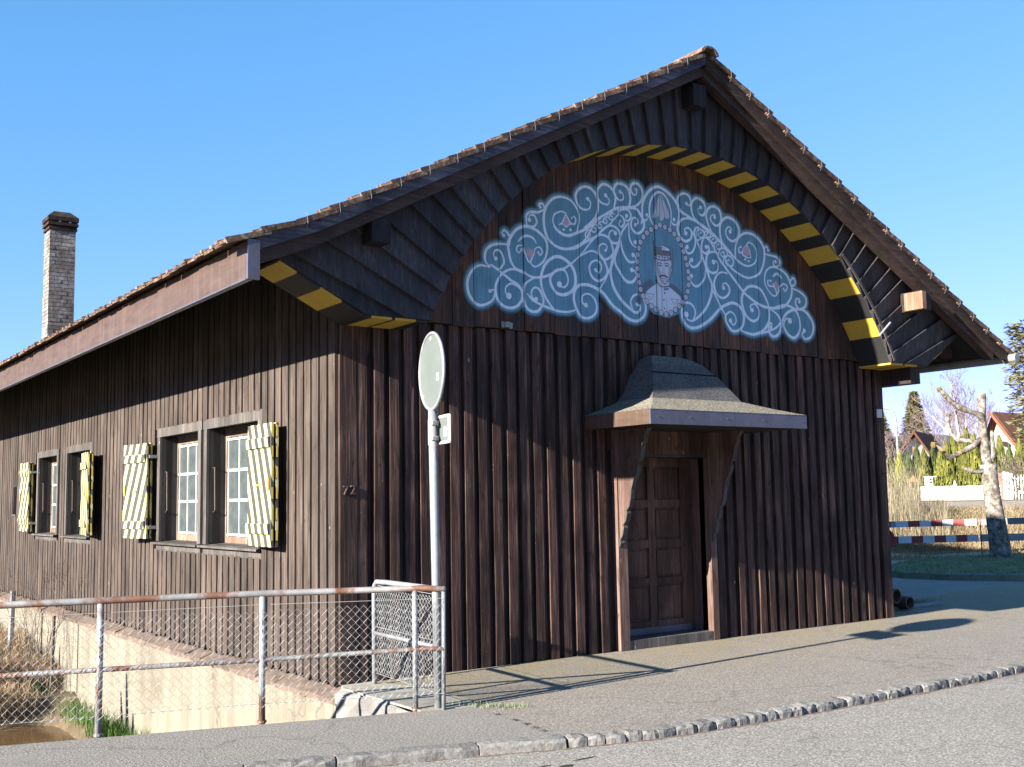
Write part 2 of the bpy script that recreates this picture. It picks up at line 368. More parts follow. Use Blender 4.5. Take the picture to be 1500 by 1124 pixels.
def jitter_bar(w,d,h,seed,mat,axis='z',cut=0,nseg=6,jit=.0035,point=False):
    r=random.Random(seed); m=MB(); rings=[]
    for i in range(nseg+1):
        z=h*i/nseg; j=[r.uniform(-jit,jit) for _ in range(4)]; dz=0
        ring=[(-w/2+j[0],0),( w/2+j[1],0),( w/2+j[1]*.5,d),(-w/2+j[0]*.5,d)]
        rings.append([(x,y,z+(cut if (i==0 and y==0) else 0)) for x,y in ring])
    if point: rings=[[(x*.35,y,z-.045+(.02 if y else 0)) for x,y,z in rings[0]]]+rings
    for a,c in zip(rings,rings[1:]):
        n=len(m.v); m.v+=a+c
        for k in range(4): q=(k+1)%4; m.f.append((n+k,n+q,n+4+q,n+4+k))
    m.face(list(reversed(rings[0]))); m.face(rings[-1])
    return m.mesh('batten',mat)
# battens of the long side (outer face towards -x): local x along the wall, local y inward
RZ=-PI/2   # local +x -> world -y, local +y -> world +x
side_var={}
def sbat(y,z0,z1,w,x=-.030):
    key=(round(z1-z0,2),R.randrange(4),z0<.5)
    if key not in side_var: side_var[key]=jitter_bar(w,.07,z1-z0,len(side_var),M['batten_side'],point=z0<.5)
    link('batten',side_var[key],side,loc=(x+R.uniform(-.004,.004),y,z0),rot=(0,R.uniform(-.0012,.0012),RZ))
y=.085; k=0
while y<YB:
    w=.130
    zb=.03+R.uniform(-.012,.008)
    hit=[q for q in SW if q[0]-.13<y<q[1]+.13]
    if hit: 
        sbat(y,zb,WZ[0]-.10,w); sbat(y,WZ[1]+.10,4.05,w)
    elif SLOT[0]-.05<y<SLOT[1]+.05: sbat(y,zb,SLOT[2],w); sbat(y,SLOT[3],4.05,w)
    else: sbat(y,zb,4.05,w)
    y+=.172; k+=1
# front corner board and battens
cb=jitter_bar(.166,.05,3.28,901,M['batten_front']); link('corner_board',cb,front,loc=(.086,-.016,0))
link('corner_board',jitter_bar(.15,.05,3.28,902,M['batten_front']),front,loc=(7.775,-.016,0))
fv={}
def fbat(x,z0,z1,w=.098):
    key=(round(z1-z0,1),R.randrange(5))
    if key not in fv: fv[key]=jitter_bar(w,.05,z1-z0,300+len(fv),M['batten_front'],jit=.004)
    link('batten',fv[key],front,loc=(x+w/2+R.uniform(-.004,.004),-.012+R.uniform(-.006,.006),z0),rot=(R.uniform(-.001,.001),R.uniform(-.002,.002),R.uniform(-.02,.02)))
for k in range(18): fbat(.180+.1655*k,.0,3.28)
for k in range(9): fbat(3.17+.166*k,2.42,3.28)
for k in range(18): fbat(4.715+.1655*k,.0,3.28)
for k in range(47):
    x=.175+.1655*k
    z0=0 if not (3.1<x+.07<4.75) else 2.1
    if x+.158>7.7: break
    if 3.1<x+.15 and x<3.3 and z0==0: pass
    put(MB().box(x,x+.158,.022+R.uniform(0,.01),.04,z0,3.27),'board',M['board_front'],front)
# ---------- mural on the gable planks: paint generated here, as a picture in metres on the gable
MUR={"pink":[[2.098,4.147,2.119,4.121,2.131,4.165,2.154,4.128,2.185,4.15,2.174,4.077,2.138,4.027,2.101,4.076],[2.623,4.557,2.654,4.528,2.676,4.472,2.643,4.457,2.631,4.437,2.611,4.456,2.579,4.463,2.604,4.514],[5.36,4.565,5.402,4.536,5.427,4.456,5.378,4.438,5.304,4.467,5.307,4.517],[5.81,4.144,5.868,4.188,5.912,4.116,5.878,4.062]],"strokes":[[0.0151,0.02,1.646,3.899,1.516,3.902,1.418,3.827,1.372,3.72,1.39,3.599,1.469,3.518,1.558,3.508,1.665,3.562,1.699,3.634,1.683,3.674,1.642,3.657],[0.0155,0.033,2.16,3.848,2.055,3.886,1.928,3.91,1.801,3.853,1.716,3.733,1.723,3.602,1.788,3.532,1.877,3.508,1.973,3.534,2.039,3.617,2.028,3.709,1.961,3.75,1.902,3.758,1.842,3.718,1.837,3.661,1.874,3.63],[0.0136,0.0,1.655,3.924,1.762,3.87,1.844,3.829,1.902,3.793,1.986,3.76,2.036,3.701,2.051,3.604],[0.0153,0.0,1.868,4.157,1.776,4.151,1.684,4.129,1.609,4.075,1.587,3.99,1.606,3.936,1.647,3.906],[0.0123,0.02,1.655,3.928,1.75,3.891,1.796,3.922,1.822,3.981,1.782,4.074,1.716,4.077,1.69,4.029,1.718,3.994],[0.0125,0.017,1.89,4.143,1.899,4.208,1.893,4.249,1.837,4.299,1.803,4.266,1.823,4.244],[0.0167,0.0,2.032,3.905,1.956,3.928,1.907,3.99,1.883,4.091,1.877,4.177,1.945,4.286,2.008,4.342,2.095,4.371,2.224,4.348,2.337,4.269,2.364,4.171,2.32,4.043,2.227,3.969,2.172,3.97,2.138,4.016],[0.0087,0.013,2.051,4.17,1.992,4.155,1.981,4.112,2.015,4.089,2.041,4.126],[0.0088,0.013,2.202,4.137,2.229,4.166,2.273,4.169,2.298,4.122,2.262,4.089,2.245,4.116],[0.0135,0.0,2.007,4.207,2.054,4.255,2.114,4.274,2.184,4.257,2.221,4.211],[0.0095,0.0,2.055,4.167,2.079,4.088,2.129,4.001,2.183,4.078,2.202,4.145],[0.0153,0.0,2.334,4.58,2.251,4.539,2.15,4.529,2.101,4.476,2.106,4.39],[0.0128,0.024,2.121,4.385,2.196,4.381,2.234,4.436,2.202,4.5,2.144,4.489,2.14,4.445],[0.013,0.016,2.336,4.587,2.325,4.629,2.29,4.639,2.263,4.615,2.283,4.598],[0.0166,0.0,3.011,4.523,2.894,4.344,2.786,4.257,2.622,4.198,2.469,4.219,2.367,4.289,2.325,4.433,2.345,4.581,2.428,4.695,2.556,4.75,2.692,4.733,2.787,4.642,2.807,4.541,2.775,4.404],[0.0167,0.0,3.13,4.622,3.011,4.523,2.878,4.439,2.769,4.39,2.651,4.345,2.536,4.369,2.455,4.45,2.467,4.54,2.56,4.593,2.624,4.583],[0.01,0.013,2.624,4.576,2.659,4.529,2.685,4.488,2.74,4.481,2.76,4.535,2.732,4.565,2.71,4.543],[0.01,0.0,2.623,4.568,2.594,4.505,2.575,4.474,2.538,4.45],[0.0083,0.0,2.538,4.45,2.593,4.461,2.629,4.437,2.676,4.472,2.721,4.471],[0.0083,0.015,2.592,4.406,2.594,4.403],[0.0083,0.015,2.683,4.414,2.686,4.411],[0.0162,0.022,2.874,4.461,2.985,4.547,3.051,4.636,3.071,4.759,3.038,4.851,2.968,4.906,2.879,4.908,2.798,4.856,2.765,4.781,2.802,4.689,2.88,4.657,2.951,4.68,2.969,4.745,2.931,4.782],[0.0157,0.023,3.13,4.622,3.258,4.68,3.302,4.767,3.317,4.876,3.248,4.955,3.152,4.977,3.081,4.923,3.058,4.846,3.087,4.786,3.135,4.76,3.209,4.759,3.226,4.814,3.177,4.856],[0.016,0.025,3.346,4.712,3.456,4.751,3.514,4.782,3.54,4.876,3.51,4.979,3.427,5.019,3.342,5.007,3.296,4.938,3.317,4.869,3.38,4.832,3.435,4.855,3.432,4.909,3.389,4.929],[0.0163,0.02,3.503,4.773,3.597,4.794,3.687,4.856,3.725,4.952,3.685,5.039,3.608,5.059,3.555,5.018,3.553,4.96,3.592,4.924,3.632,4.939,3.628,4.988],[0.016,0.021,2.888,4.448,3.018,4.56,3.13,4.622,3.278,4.708,3.385,4.751,3.523,4.768,3.63,4.765,3.692,4.698,3.732,4.621,3.708,4.538,3.631,4.493,3.557,4.526,3.539,4.596,3.572,4.659,3.626,4.658,3.646,4.615,3.604,4.586],[0.0125,0.021,3.351,4.686,3.416,4.731,3.501,4.738,3.542,4.678,3.508,4.625,3.465,4.619,3.478,4.673],[0.0124,0.016,3.362,4.67,3.423,4.646,3.442,4.583,3.399,4.536,3.358,4.561,3.38,4.599],[0.0157,0.0,3.507,4.6,3.417,4.5,3.373,4.419,3.332,4.307,3.289,4.197,3.233,4.085,3.186,4.005,3.135,3.91,3.055,3.808],[0.0148,0.024,3.115,4.452,3.211,4.521,3.294,4.523,3.355,4.483,3.373,4.411,3.339,4.351,3.265,4.342,3.216,4.384,3.219,4.449,3.27,4.48,3.302,4.452],[0.0146,0.017,2.866,4.208,2.968,4.322,3.063,4.398,3.146,4.408,3.216,4.377,3.254,4.3,3.261,4.22,3.187,4.156,3.114,4.147,3.064,4.216,3.071,4.284,3.133,4.314,3.18,4.289,3.161,4.246],[0.0145,0.0,2.64,4.196,2.758,4.225,2.879,4.303,3.043,4.387,3.115,4.462,3.244,4.557,3.351,4.669],[0.0094,0.01,2.981,4.437,2.934,4.443,2.886,4.395,2.894,4.359,2.932,4.357,2.956,4.393,2.929,4.405],[0.0094,0.01,3.065,4.505,3.022,4.511,2.977,4.467,2.985,4.433,3.019,4.43,3.04,4.464,3.016,4.475],[0.0095,0.01,3.137,4.548,3.099,4.554,3.06,4.515,3.068,4.486,3.097,4.482,3.112,4.51,3.093,4.523],[0.0096,0.01,3.216,4.611,3.178,4.617,3.138,4.578,3.147,4.549,3.176,4.545,3.191,4.574,3.172,4.586],[0.0096,0.01,3.301,4.66,3.262,4.667,3.222,4.627,3.23,4.598,3.259,4.594,3.275,4.623,3.256,4.635],[0.0176,0.0,3.691,4.613,3.711,4.679,3.714,4.818,3.761,4.93,3.844,5.019,3.947,5.069,4.059,5.043,4.169,4.981,4.239,4.906,4.266,4.816,4.251,4.72,4.211,4.661,4.159,4.677],[0.0122,0.0,4.179,4.653,4.149,4.689],[0.0103,0.021,4.182,4.725,4.185,4.722],[0.0118,0.0,3.712,4.701,3.729,4.659,3.774,4.665,3.802,4.707],[0.01,0.02,3.777,4.725,3.779,4.722],[0.0139,0.0,3.868,4.623,3.825,4.694,3.821,4.817,3.861,4.929,3.945,5.003,4.036,4.994,4.104,4.918,4.141,4.814,4.139,4.706,4.123,4.622],[0.024,0.0,3.234,4.107,3.269,4.187,3.3,4.243,3.353,4.348,3.375,4.404],[0.0192,0.026,3.27,4.194,3.234,4.104,3.218,4.008,3.231,3.927,3.272,3.828,3.353,3.732,3.472,3.649,3.568,3.601,3.632,3.632,3.639,3.683,3.595,3.697],[0.0179,0.026,3.522,3.646,3.5,3.718,3.551,3.788,3.639,3.806,3.699,3.755,3.72,3.652,3.68,3.563,3.578,3.508,3.455,3.527,3.36,3.584,3.241,3.648,3.126,3.759,3.046,3.807,2.929,3.841,2.85,3.841,2.776,3.823,2.723,3.762,2.71,3.668,2.747,3.562,2.812,3.49,2.922,3.492,3.003,3.553,3.017,3.64,2.977,3.715,2.9,3.747,2.828,3.718,2.823,3.646,2.871,3.623],[0.015,0.025,3.377,4.404,3.398,4.292,3.444,4.203,3.503,4.158,3.578,4.171,3.595,4.216,3.556,4.242],[0.0176,0.026,3.288,4.227,3.294,4.111,3.363,4.016,3.446,3.939,3.533,3.938,3.592,4.002,3.579,4.061,3.53,4.071],[0.0125,0.0,3.507,4.584,3.507,4.444,3.541,4.367,3.6,4.331],[0.0107,0.023,3.587,4.391,3.59,4.389],[0.0145,0.019,2.804,4.141,2.941,4.213,3.034,4.208,3.114,4.156,3.172,4.051,3.156,3.966,3.058,3.9,2.965,3.937,2.929,4.025,2.961,4.092,3.044,4.121,3.095,4.062,3.061,3.992,3.015,4.017],[0.0188,0.033,2.465,3.526,2.419,3.551,2.327,3.656,2.283,3.759,2.276,3.865,2.326,3.992,2.413,4.071,2.511,4.105,2.615,4.078,2.701,4.01,2.737,3.912,2.725,3.81,2.663,3.741,2.566,3.705,2.471,3.723,2.404,3.794,2.398,3.877,2.467,3.945,2.534,3.969,2.602,3.96,2.639,3.878,2.62,3.815,2.569,3.784,2.521,3.812],[0.0146,0.0,2.041,3.91,2.1,3.87,2.173,3.849,2.286,3.861,2.398,3.901,2.496,3.956,2.593,3.99,2.681,4.047,2.773,4.12,2.871,4.212],[0.0138,0.0,2.163,3.628,2.232,3.585,2.327,3.558,2.466,3.531,2.599,3.527,2.707,3.551,2.75,3.58],[0.015,0.024,2.221,3.858,2.16,3.83,2.072,3.768,2.053,3.677,2.059,3.584,2.092,3.522,2.152,3.493,2.23,3.507,2.297,3.591,2.281,3.682,2.236,3.739,2.18,3.738,2.147,3.685,2.172,3.629,2.207,3.625],[0.0127,0.0,2.096,3.671,2.167,3.611,2.266,3.567],[0.0163,0.021,4.806,4.621,4.732,4.647,4.578,4.726,4.423,4.786,4.304,4.832,4.254,4.91,4.246,4.965,4.291,5.025,4.364,5.05,4.434,5.03,4.461,4.962,4.427,4.918,4.39,4.937],[0.0165,0.023,4.567,4.744,4.497,4.796,4.464,4.899,4.493,4.984,4.568,5.027,4.665,4.991,4.697,4.913,4.657,4.837,4.595,4.841,4.576,4.896,4.613,4.924],[0.0167,0.024,4.806,4.621,4.736,4.726,4.701,4.843,4.746,4.931,4.838,4.965,4.923,4.935,4.956,4.849,4.927,4.767,4.849,4.74,4.778,4.788,4.783,4.846,4.844,4.866,4.845,4.838],[0.017,0.024,5.171,4.381,5.005,4.49,4.932,4.618,4.934,4.755,4.994,4.836,5.082,4.866,5.196,4.827,5.249,4.74,5.226,4.645,5.133,4.587,5.046,4.623,5.024,4.702,5.076,4.755,5.121,4.73,5.096,4.698],[0.0177,0.0,4.528,4.755,4.663,4.701,4.831,4.616,5.002,4.508,5.171,4.381,5.25,4.345],[0.0171,0.025,4.538,4.744,4.398,4.765,4.288,4.723,4.236,4.629,4.269,4.538,4.35,4.492,4.435,4.529,4.456,4.612,4.403,4.654,4.346,4.627,4.363,4.585],[0.0143,0.025,4.44,4.637,4.497,4.574,4.512,4.485,4.464,4.386,4.389,4.355,4.346,4.404,4.377,4.427],[0.0143,0.027,4.596,4.425,4.594,4.308,4.53,4.229,4.456,4.203,4.404,4.251,4.44,4.283],[0.0135,0.0,4.598,4.393,4.532,4.53,4.499,4.609,4.539,4.676,4.611,4.658,4.694,4.598],[0.0174,0.0,4.549,4.524,4.656,4.574,4.741,4.548,4.812,4.467,4.893,4.354,5.036,4.217,5.177,4.09,5.304,3.979,5.402,3.926,5.491,3.885,5.647,3.843,5.833,3.844,6.003,3.888,6.114,3.998,6.141,4.109,6.125,4.158,6.048,4.279,5.884,4.349,5.761,4.336,5.677,4.257,5.667,4.127,5.754,4.022,5.842,3.996,5.916,4.07],[0.0155,0.025,4.65,4.569,4.614,4.497,4.61,4.416,4.671,4.387,4.729,4.433,4.718,4.48,4.684,4.464],[0.0165,0.029,4.883,4.412,4.772,4.417,4.696,4.372,4.674,4.273,4.698,4.195,4.774,4.166,4.854,4.198,4.869,4.274,4.832,4.315,4.792,4.298],[0.0106,0.013,4.535,4.571,4.549,4.637,4.616,4.661,4.659,4.626,4.645,4.576,4.59,4.569,4.569,4.599,4.604,4.624],[0.0107,0.013,4.657,4.586,4.67,4.636,4.727,4.659,4.759,4.631,4.746,4.589,4.701,4.583,4.691,4.606,4.714,4.629],[0.0108,0.013,4.744,4.528,4.758,4.585,4.819,4.609,4.856,4.578,4.842,4.532,4.793,4.526,4.778,4.552,4.806,4.576],[0.0108,0.013,4.818,4.467,4.832,4.534,4.901,4.559,4.944,4.523,4.93,4.473,4.874,4.466,4.853,4.496,4.888,4.521],[0.0109,0.013,4.891,4.382,4.906,4.458,4.982,4.484,5.032,4.444,5.018,4.388,4.954,4.381,4.926,4.415,4.968,4.44],[0.0109,0.013,4.966,4.285,4.982,4.376,5.069,4.403,5.13,4.356,5.115,4.293,5.04,4.285,5.002,4.326,5.055,4.352],[0.0162,0.0,4.979,4.429,5.005,4.346,5.093,4.262,5.208,4.208,5.369,4.17,5.529,4.219,5.613,4.292,5.675,4.455,5.653,4.595,5.538,4.695,5.377,4.717,5.236,4.644,5.178,4.51,5.183,4.387,5.258,4.337,5.375,4.315,5.498,4.364,5.544,4.469,5.51,4.563,5.418,4.609,5.359,4.56],[0.0111,0.014,5.293,4.482,5.257,4.461,5.234,4.475,5.237,4.521,5.273,4.538],[0.0112,0.0,5.362,4.565,5.306,4.508,5.295,4.449,5.337,4.429,5.383,4.418,5.443,4.424],[0.0112,0.0,5.368,4.566,5.412,4.513,5.431,4.431],[0.0101,0.016,5.335,4.396,5.337,4.392],[0.0102,0.016,5.393,4.38,5.395,4.377],[0.0125,0.015,5.678,4.51,5.682,4.569,5.724,4.591,5.745,4.549],[0.0147,0.021,5.677,4.498,5.79,4.489,5.892,4.479,5.942,4.427,5.907,4.366,5.836,4.371,5.833,4.426,5.869,4.421],[0.0114,0.015,5.845,4.114,5.783,4.108,5.723,4.119,5.72,4.175,5.77,4.174],[0.0116,0.015,5.904,4.086,5.944,4.132,5.995,4.159,6.059,4.123,6.014,4.067,5.991,4.094],[0.0168,0.0,5.816,4.234,5.854,4.263,5.904,4.272,5.962,4.227],[0.0105,0.0,5.804,4.144,5.854,4.064,5.875,4.016,5.919,4.121],[0.0139,0.019,6.124,4.143,6.116,4.2,6.173,4.249,6.21,4.195,6.17,4.154],[0.0172,0.028,6.142,4.117,6.291,4.087,6.394,4.023,6.387,3.921,6.277,3.868,6.204,3.918,6.209,3.987,6.273,4.001,6.271,3.967],[0.0183,0.028,5.709,3.683,5.718,3.834,5.654,3.97,5.56,4.061,5.399,4.072,5.289,3.994,5.248,3.878,5.297,3.73,5.417,3.655,5.518,3.692,5.544,3.791,5.469,3.862,5.391,3.83,5.418,3.787],[0.0192,0.0,5.717,3.808,5.709,3.683,5.612,3.559,5.448,3.497,5.289,3.507,5.183,3.543],[0.0176,0.025,5.749,3.823,5.869,3.762,5.926,3.667,5.876,3.536,5.77,3.493,5.701,3.551,5.706,3.632,5.759,3.653,5.74,3.602],[0.0191,0.028,5.543,3.508,5.796,3.587,5.927,3.683,6.016,3.789,6.168,3.855,6.34,3.863,6.462,3.782,6.519,3.669,6.469,3.545,6.359,3.503,6.3,3.558,6.342,3.604],[0.019,0.036,5.813,3.85,6.003,3.896,6.168,3.859,6.256,3.751,6.253,3.598,6.144,3.501,6.022,3.547,5.963,3.652,6.018,3.732,6.078,3.708],[0.0157,0.024,5.023,4.189,4.918,4.19,4.826,4.128,4.789,4.023,4.84,3.916,4.942,3.888,5.033,3.946,5.045,4.02,4.991,4.068,4.942,4.051,4.951,4.007],[0.0181,0.032,4.595,4.393,4.652,4.26,4.708,4.126,4.755,4.019,4.735,3.897,4.652,3.75,4.545,3.65,4.428,3.579,4.343,3.588,4.329,3.644],[0.0143,0.027,4.662,4.216,4.644,4.101,4.563,4.01,4.486,3.982,4.417,4.032,4.426,4.095],[0.0184,0.027,4.44,3.594,4.472,3.68,4.426,3.759,4.341,3.779,4.269,3.725,4.26,3.627,4.304,3.54,4.4,3.493,4.539,3.521,4.709,3.617,4.869,3.751,5.004,3.819,5.11,3.843,5.215,3.807,5.273,3.719,5.255,3.594,5.172,3.522,5.067,3.514,4.981,3.601,4.97,3.685,5.051,3.734,5.122,3.697,5.138,3.624,5.087,3.581,5.044,3.63],[0.0155,0.0,4.754,3.984,4.872,3.807,4.97,3.685]],"field":[1.435,3.876,1.615,3.958,1.608,4.061,1.701,4.149,1.86,4.175,1.939,4.298,2.095,4.389,2.097,4.475,2.168,4.549,2.327,4.593,2.428,4.71,2.565,4.766,2.729,4.738,2.76,4.824,2.874,4.924,2.996,4.905,3.065,4.953,3.172,5.0,3.277,4.962,3.358,5.028,3.506,5.028,3.608,5.082,3.708,5.051,3.777,4.983,3.957,5.088,4.184,5.003,4.257,4.966,4.358,5.069,4.464,5.02,4.575,5.044,4.705,4.998,4.861,4.979,4.96,4.927,5.106,4.881,5.243,4.833,5.282,4.697,5.401,4.737,5.612,4.679,5.7,4.538,5.917,4.486,5.96,4.38,6.15,4.247,6.232,4.152,6.415,4.031,6.405,3.884,6.526,3.764,6.528,3.618,6.43,3.499,6.278,3.506,6.126,3.487,5.957,3.551,5.855,3.501,5.687,3.523,5.447,3.481,5.216,3.513,5.032,3.5,4.947,3.598,4.886,3.722,4.702,3.603,4.478,3.491,4.318,3.518,4.229,3.644,4.037,3.574,3.833,3.611,3.735,3.679,3.669,3.552,3.547,3.497,3.325,3.584,3.054,3.783,3.029,3.581,2.932,3.485,2.802,3.482,2.74,3.55,2.486,3.514,2.336,3.544,2.247,3.501,2.126,3.491,2.041,3.554,1.871,3.497,1.739,3.562,1.558,3.498,1.429,3.534,1.368,3.712],"beads":[3.964,4.629,4.123,4.591,4.256,4.48,4.344,4.292,4.387,4.075,4.345,3.866,4.233,3.738,4.039,3.62,3.856,3.667,3.689,3.79,3.626,3.974,3.614,4.18,3.662,4.385,3.789,4.532],"por":{"hat":[3.877,4.376,3.978,4.368,4.1,4.359,4.104,4.293,4.006,4.29,3.871,4.283],"spike":[3.974,4.45,3.995,4.453,4.005,4.387,3.963,4.386],"rimtop":[3.875,4.376,3.989,4.387,4.103,4.356,3.988,4.358],"band":[3.873,4.281,3.985,4.28,4.11,4.29,4.118,4.229,4.003,4.235,3.881,4.212],"face":[3.877,4.217,3.993,4.241,4.118,4.232,4.127,4.135,4.094,4.037,4.044,3.974,3.997,3.954,3.95,3.965,3.901,4.014,3.87,4.107],"neck":[3.901,4.01,4.077,4.004,4.078,3.911,3.897,3.925],"torso":[3.888,3.951,3.99,3.926,4.084,3.931,4.176,3.881,4.245,3.841,4.266,3.772,4.189,3.703,4.103,3.653,3.998,3.632,3.885,3.638,3.786,3.691,3.702,3.783,3.742,3.856,3.815,3.909],"mitre":[3.973,4.98,4.004,4.981,4.023,4.932,4.063,4.883,4.101,4.801,4.114,4.739,4.076,4.711,4.035,4.737,4.012,4.686,3.97,4.681,3.947,4.741,3.909,4.704,3.858,4.705,3.904,4.813,3.928,4.895]}}
X0,Z0,X1,Z1=1.1,3.25,6.7,5.25; PW=2240; PH=800; px=(X1-X0)/PW
def mural_image():
    gx=(np.arange(PW)+.5)*px+X0; gz=(np.arange(PH)+.5)*px+Z0
    sd=np.full((PH,PW),9.,np.float32)
    def seg(arr,a,b_,ra,rb,marg=.07):
        r=max(ra,rb)+marg
        i0=max(0,int((min(a[0],b_[0])-r-X0)/px)); i1=min(PW,int((max(a[0],b_[0])+r-X0)/px)+1)
        j0=max(0,int((min(a[1],b_[1])-r-Z0)/px)); j1=min(PH,int((max(a[1],b_[1])+r-Z0)/px)+1)
        if i1<=i0 or j1<=j0: return
        XX=gx[None,i0:i1]; ZZ=gz[j0:j1,None]
        dx,dz=b_[0]-a[0],b_[1]-a[1]; L=dx*dx+dz*dz+1e-12
        t=np.clip(((XX-a[0])*dx+(ZZ-a[1])*dz)/L,0,1)
        d=np.hypot(XX-a[0]-t*dx,ZZ-a[1]-t*dz)-(ra+(rb-ra)*t)
        arr[j0:j1,i0:i1]=np.minimum(arr[j0:j1,i0:i1],d)
    def pairs(l): return [(l[i],l[i+1]) for i in range(0,len(l),2)]
    for s_ in MUR['strokes']:
        r,bl=s_[0],s_[1]; pts=stroke(pairs(s_[2:]),6); n=len(pts)
        for i in range(n-1):
            ta,tb=i/(n-1),(i+1)/(n-1)
            f=lambda t:r*(.52+.46*math.sin(PI*min(1,t*1.15))**.8)
            seg(sd,pts[i],pts[i+1],f(ta),f(tb))
        if bl: seg(sd,pts[-1],(pts[-1][0]+.001,pts[-1][1]),bl,bl)
    def polymask(pts,soft=px):
        xs=[p[0] for p in pts]; zs=[p[1] for p in pts]
        i0=max(0,int((min(xs)-X0)/px)-2); i1=min(PW,int((max(xs)-X0)/px)+3); j0=max(0,int((min(zs)-Z0)/px)-2); j1=min(PH,int((max(zs)-Z0)/px)+3)
        XX=gx[None,i0:i1]; ZZ=gz[j0:j1,None]; ins=np.zeros((j1-j0,i1-i0),bool)
        for (xa,za),(xb,zb_) in zip(pts,pts[1:]+pts[:1]):
            if za==zb_: continue
            c=((za>ZZ)!=(zb_>ZZ))&(XX<(xb-xa)*(ZZ-za)/(zb_-za)+xa); ins^=c
        return (slice(j0,j1),slice(i0,i1)),ins
    rgb=np.zeros((PH,PW,3),np.float32); al=np.zeros((PH,PW),np.float32)
    fm=np.zeros((PH,PW),bool); sl,ins=polymask(pairs(MUR['field'])); fm[sl]|=ins
    fringe=np.clip((.046-sd)/.006,0,1); core=np.clip((.028-sd)/.006,0,1)
    core=np.maximum(core,fm); al=np.maximum(fringe*.72,core*.96)
    BL=np.array((.155,.345,.46)); DK=np.array((.07,.15,.18)); WH=np.array((.80,.90,1.0)); PK=np.array((.62,.42,.47))
    rgb[:]=BL*core[...,None]+DK*(1-core[...,None])
    # soft brush variation of the blue
    rs=np.random.RandomState(3); lo=rs.rand(14,70); lo=np.kron(lo,np.ones((PH//14+1,PW//70+1)))[:PH,:PW]
    for _ in range(3): lo=(lo+np.roll(lo,9,0)+np.roll(lo,-9,0)+np.roll(lo,6,1)+np.roll(lo,-6,1))/5
    rgb*=(.9+.2*lo)[...,None]
    def over(mask,c,a=1.0,sl=None):
        m=(mask*a)[...,None]
        if sl is None: rgb[:]=rgb*(1-m)+np.array(c)*m; al[:]=np.maximum(al,mask*a)
        else: rgb[sl]=rgb[sl]*(1-m)+np.array(c)*m; al[sl]=np.maximum(al[sl],mask*a)
    def fill(pts,c,a=1.0): sl,ins=polymask(pts); over(ins.astype(np.float32),c,a,sl)
    def line(pts,r,c,a=1.0,sm=True):
        s2=np.full((PH,PW),9.,np.float32); q=stroke(pts,6) if sm and len(pts)>2 else pts
        for i in range(len(q)-1): seg(s2,q[i],q[i+1],r,r,.01)
        over(np.clip(.5-s2/px,0,1),c,a)
    INK=(.08,.065,.085); GR=(.20,.19,.22); P_={k:pairs(v) for k,v in MUR['por'].items()}
    fill(P_['mitre'],(.68,.72,.8),.9)
    for q in ([(3.935,4.98),(3.925,4.83),(3.90,4.66)],[(3.99,4.97),(4.03,4.82),(4.045,4.66)],[(3.965,5.0),(3.975,4.85),(3.96,4.68)]): line(q,.006,GR,.8)
    over(np.clip(.5-sd/px,0,1),WH)
    for c in MUR['pink']: fill(pairs(c),PK)
    # shoulders haze, torso, head
    for q,rr in (([(3.62,3.74),(3.68,3.86),(3.80,3.95)],.045),([(4.12,3.93),(4.22,3.87),(4.28,3.76)],.045)): line(q,rr,(.14,.15,.18),.75)
    line([(3.875,4.40),(3.87,4.25),(3.90,4.1)],.012,GR,.5); line([(4.14,4.40),(4.15,4.25),(4.12,4.08)],.014,GR,.6)
    fill(P_['torso'],(.68,.76,.9)); fill(P_['neck'],(.6,.64,.76)); fill(P_['face'],(.66,.69,.80))
    line([(3.915,4.22),(3.91,4.1),(3.95,4.0),(4.0,3.965),(4.05,3.985),(4.10,4.06),(4.12,4.18)],.005,INK,.75)
    line([(3.93,4.12),(3.95,4.03),(3.99,3.985)],.016,(.25,.24,.30),.55); line([(4.095,4.16),(4.075,4.05),(4.04,4.0)],.015,(.25,.24,.30),.5)
    fill(P_['hat'],GR); fill(P_['spike'],(.3,.3,.34)); line(P_['rimtop'][1:],.008,WH); fill(P_['band'],(.58,.62,.72))
    for i in range(6): line([(3.885+i*.043,4.285-(i%2)*.02),(3.905+i*.043,4.262)],.007,INK,.85,False)
    line([(3.87,4.245),(3.97,4.228),(4.12,4.25)],.006,INK); line([(3.865,4.44),(3.87,4.26)],.006,INK); line([(4.105,4.40),(4.11,4.27)],.006,INK)
    for cx_,cz_ in ((3.945,4.166),(4.05,4.172)):
        line([(cx_-.03,cz_+.022),(cx_,cz_+.03),(cx_+.032,cz_+.02)],.005,INK); line([(cx_-.02,cz_),(cx_+.022,cz_)],.007,(.1,.09,.12),.9,False); line([(cx_-.022,cz_-.014),(cx_+.02,cz_-.014)],.003,GR,.6,False)
    line([(3.992,4.165),(3.985,4.10),(3.975,4.087),(4.012,4.085)],.004,(.2,.19,.24),.8)
    line([(3.945,4.04),(3.975,4.056),(3.995,4.05),(4.02,4.056),(4.045,4.042)],.011,INK,.9); line([(3.97,4.02),(4.02,4.02)],.004,(.3,.15,.18),.9,False)
    line([(3.89,3.99),(3.93,3.94),(3.985,3.925),(4.09,3.945)],.006,INK,.9); line([(4.0,3.9),(4.06,3.91)],.012,GR,.9,False)
    line([(3.955,3.95),(3.965,3.85),(3.955,3.66)],.004,INK,.8)
    for q in ((4.005,3.86),(3.988,3.781),(3.99,3.686)): line([q,(q[0]+.002,q[1]-.004)],.010,INK,.9,False)
    for q in ([(3.735,3.835),(3.85,3.825),(3.80,3.765),(3.735,3.835)],[(4.10,3.80),(4.22,3.80),(4.15,3.74),(4.10,3.80)]): line(q,.003,INK,.8,False)
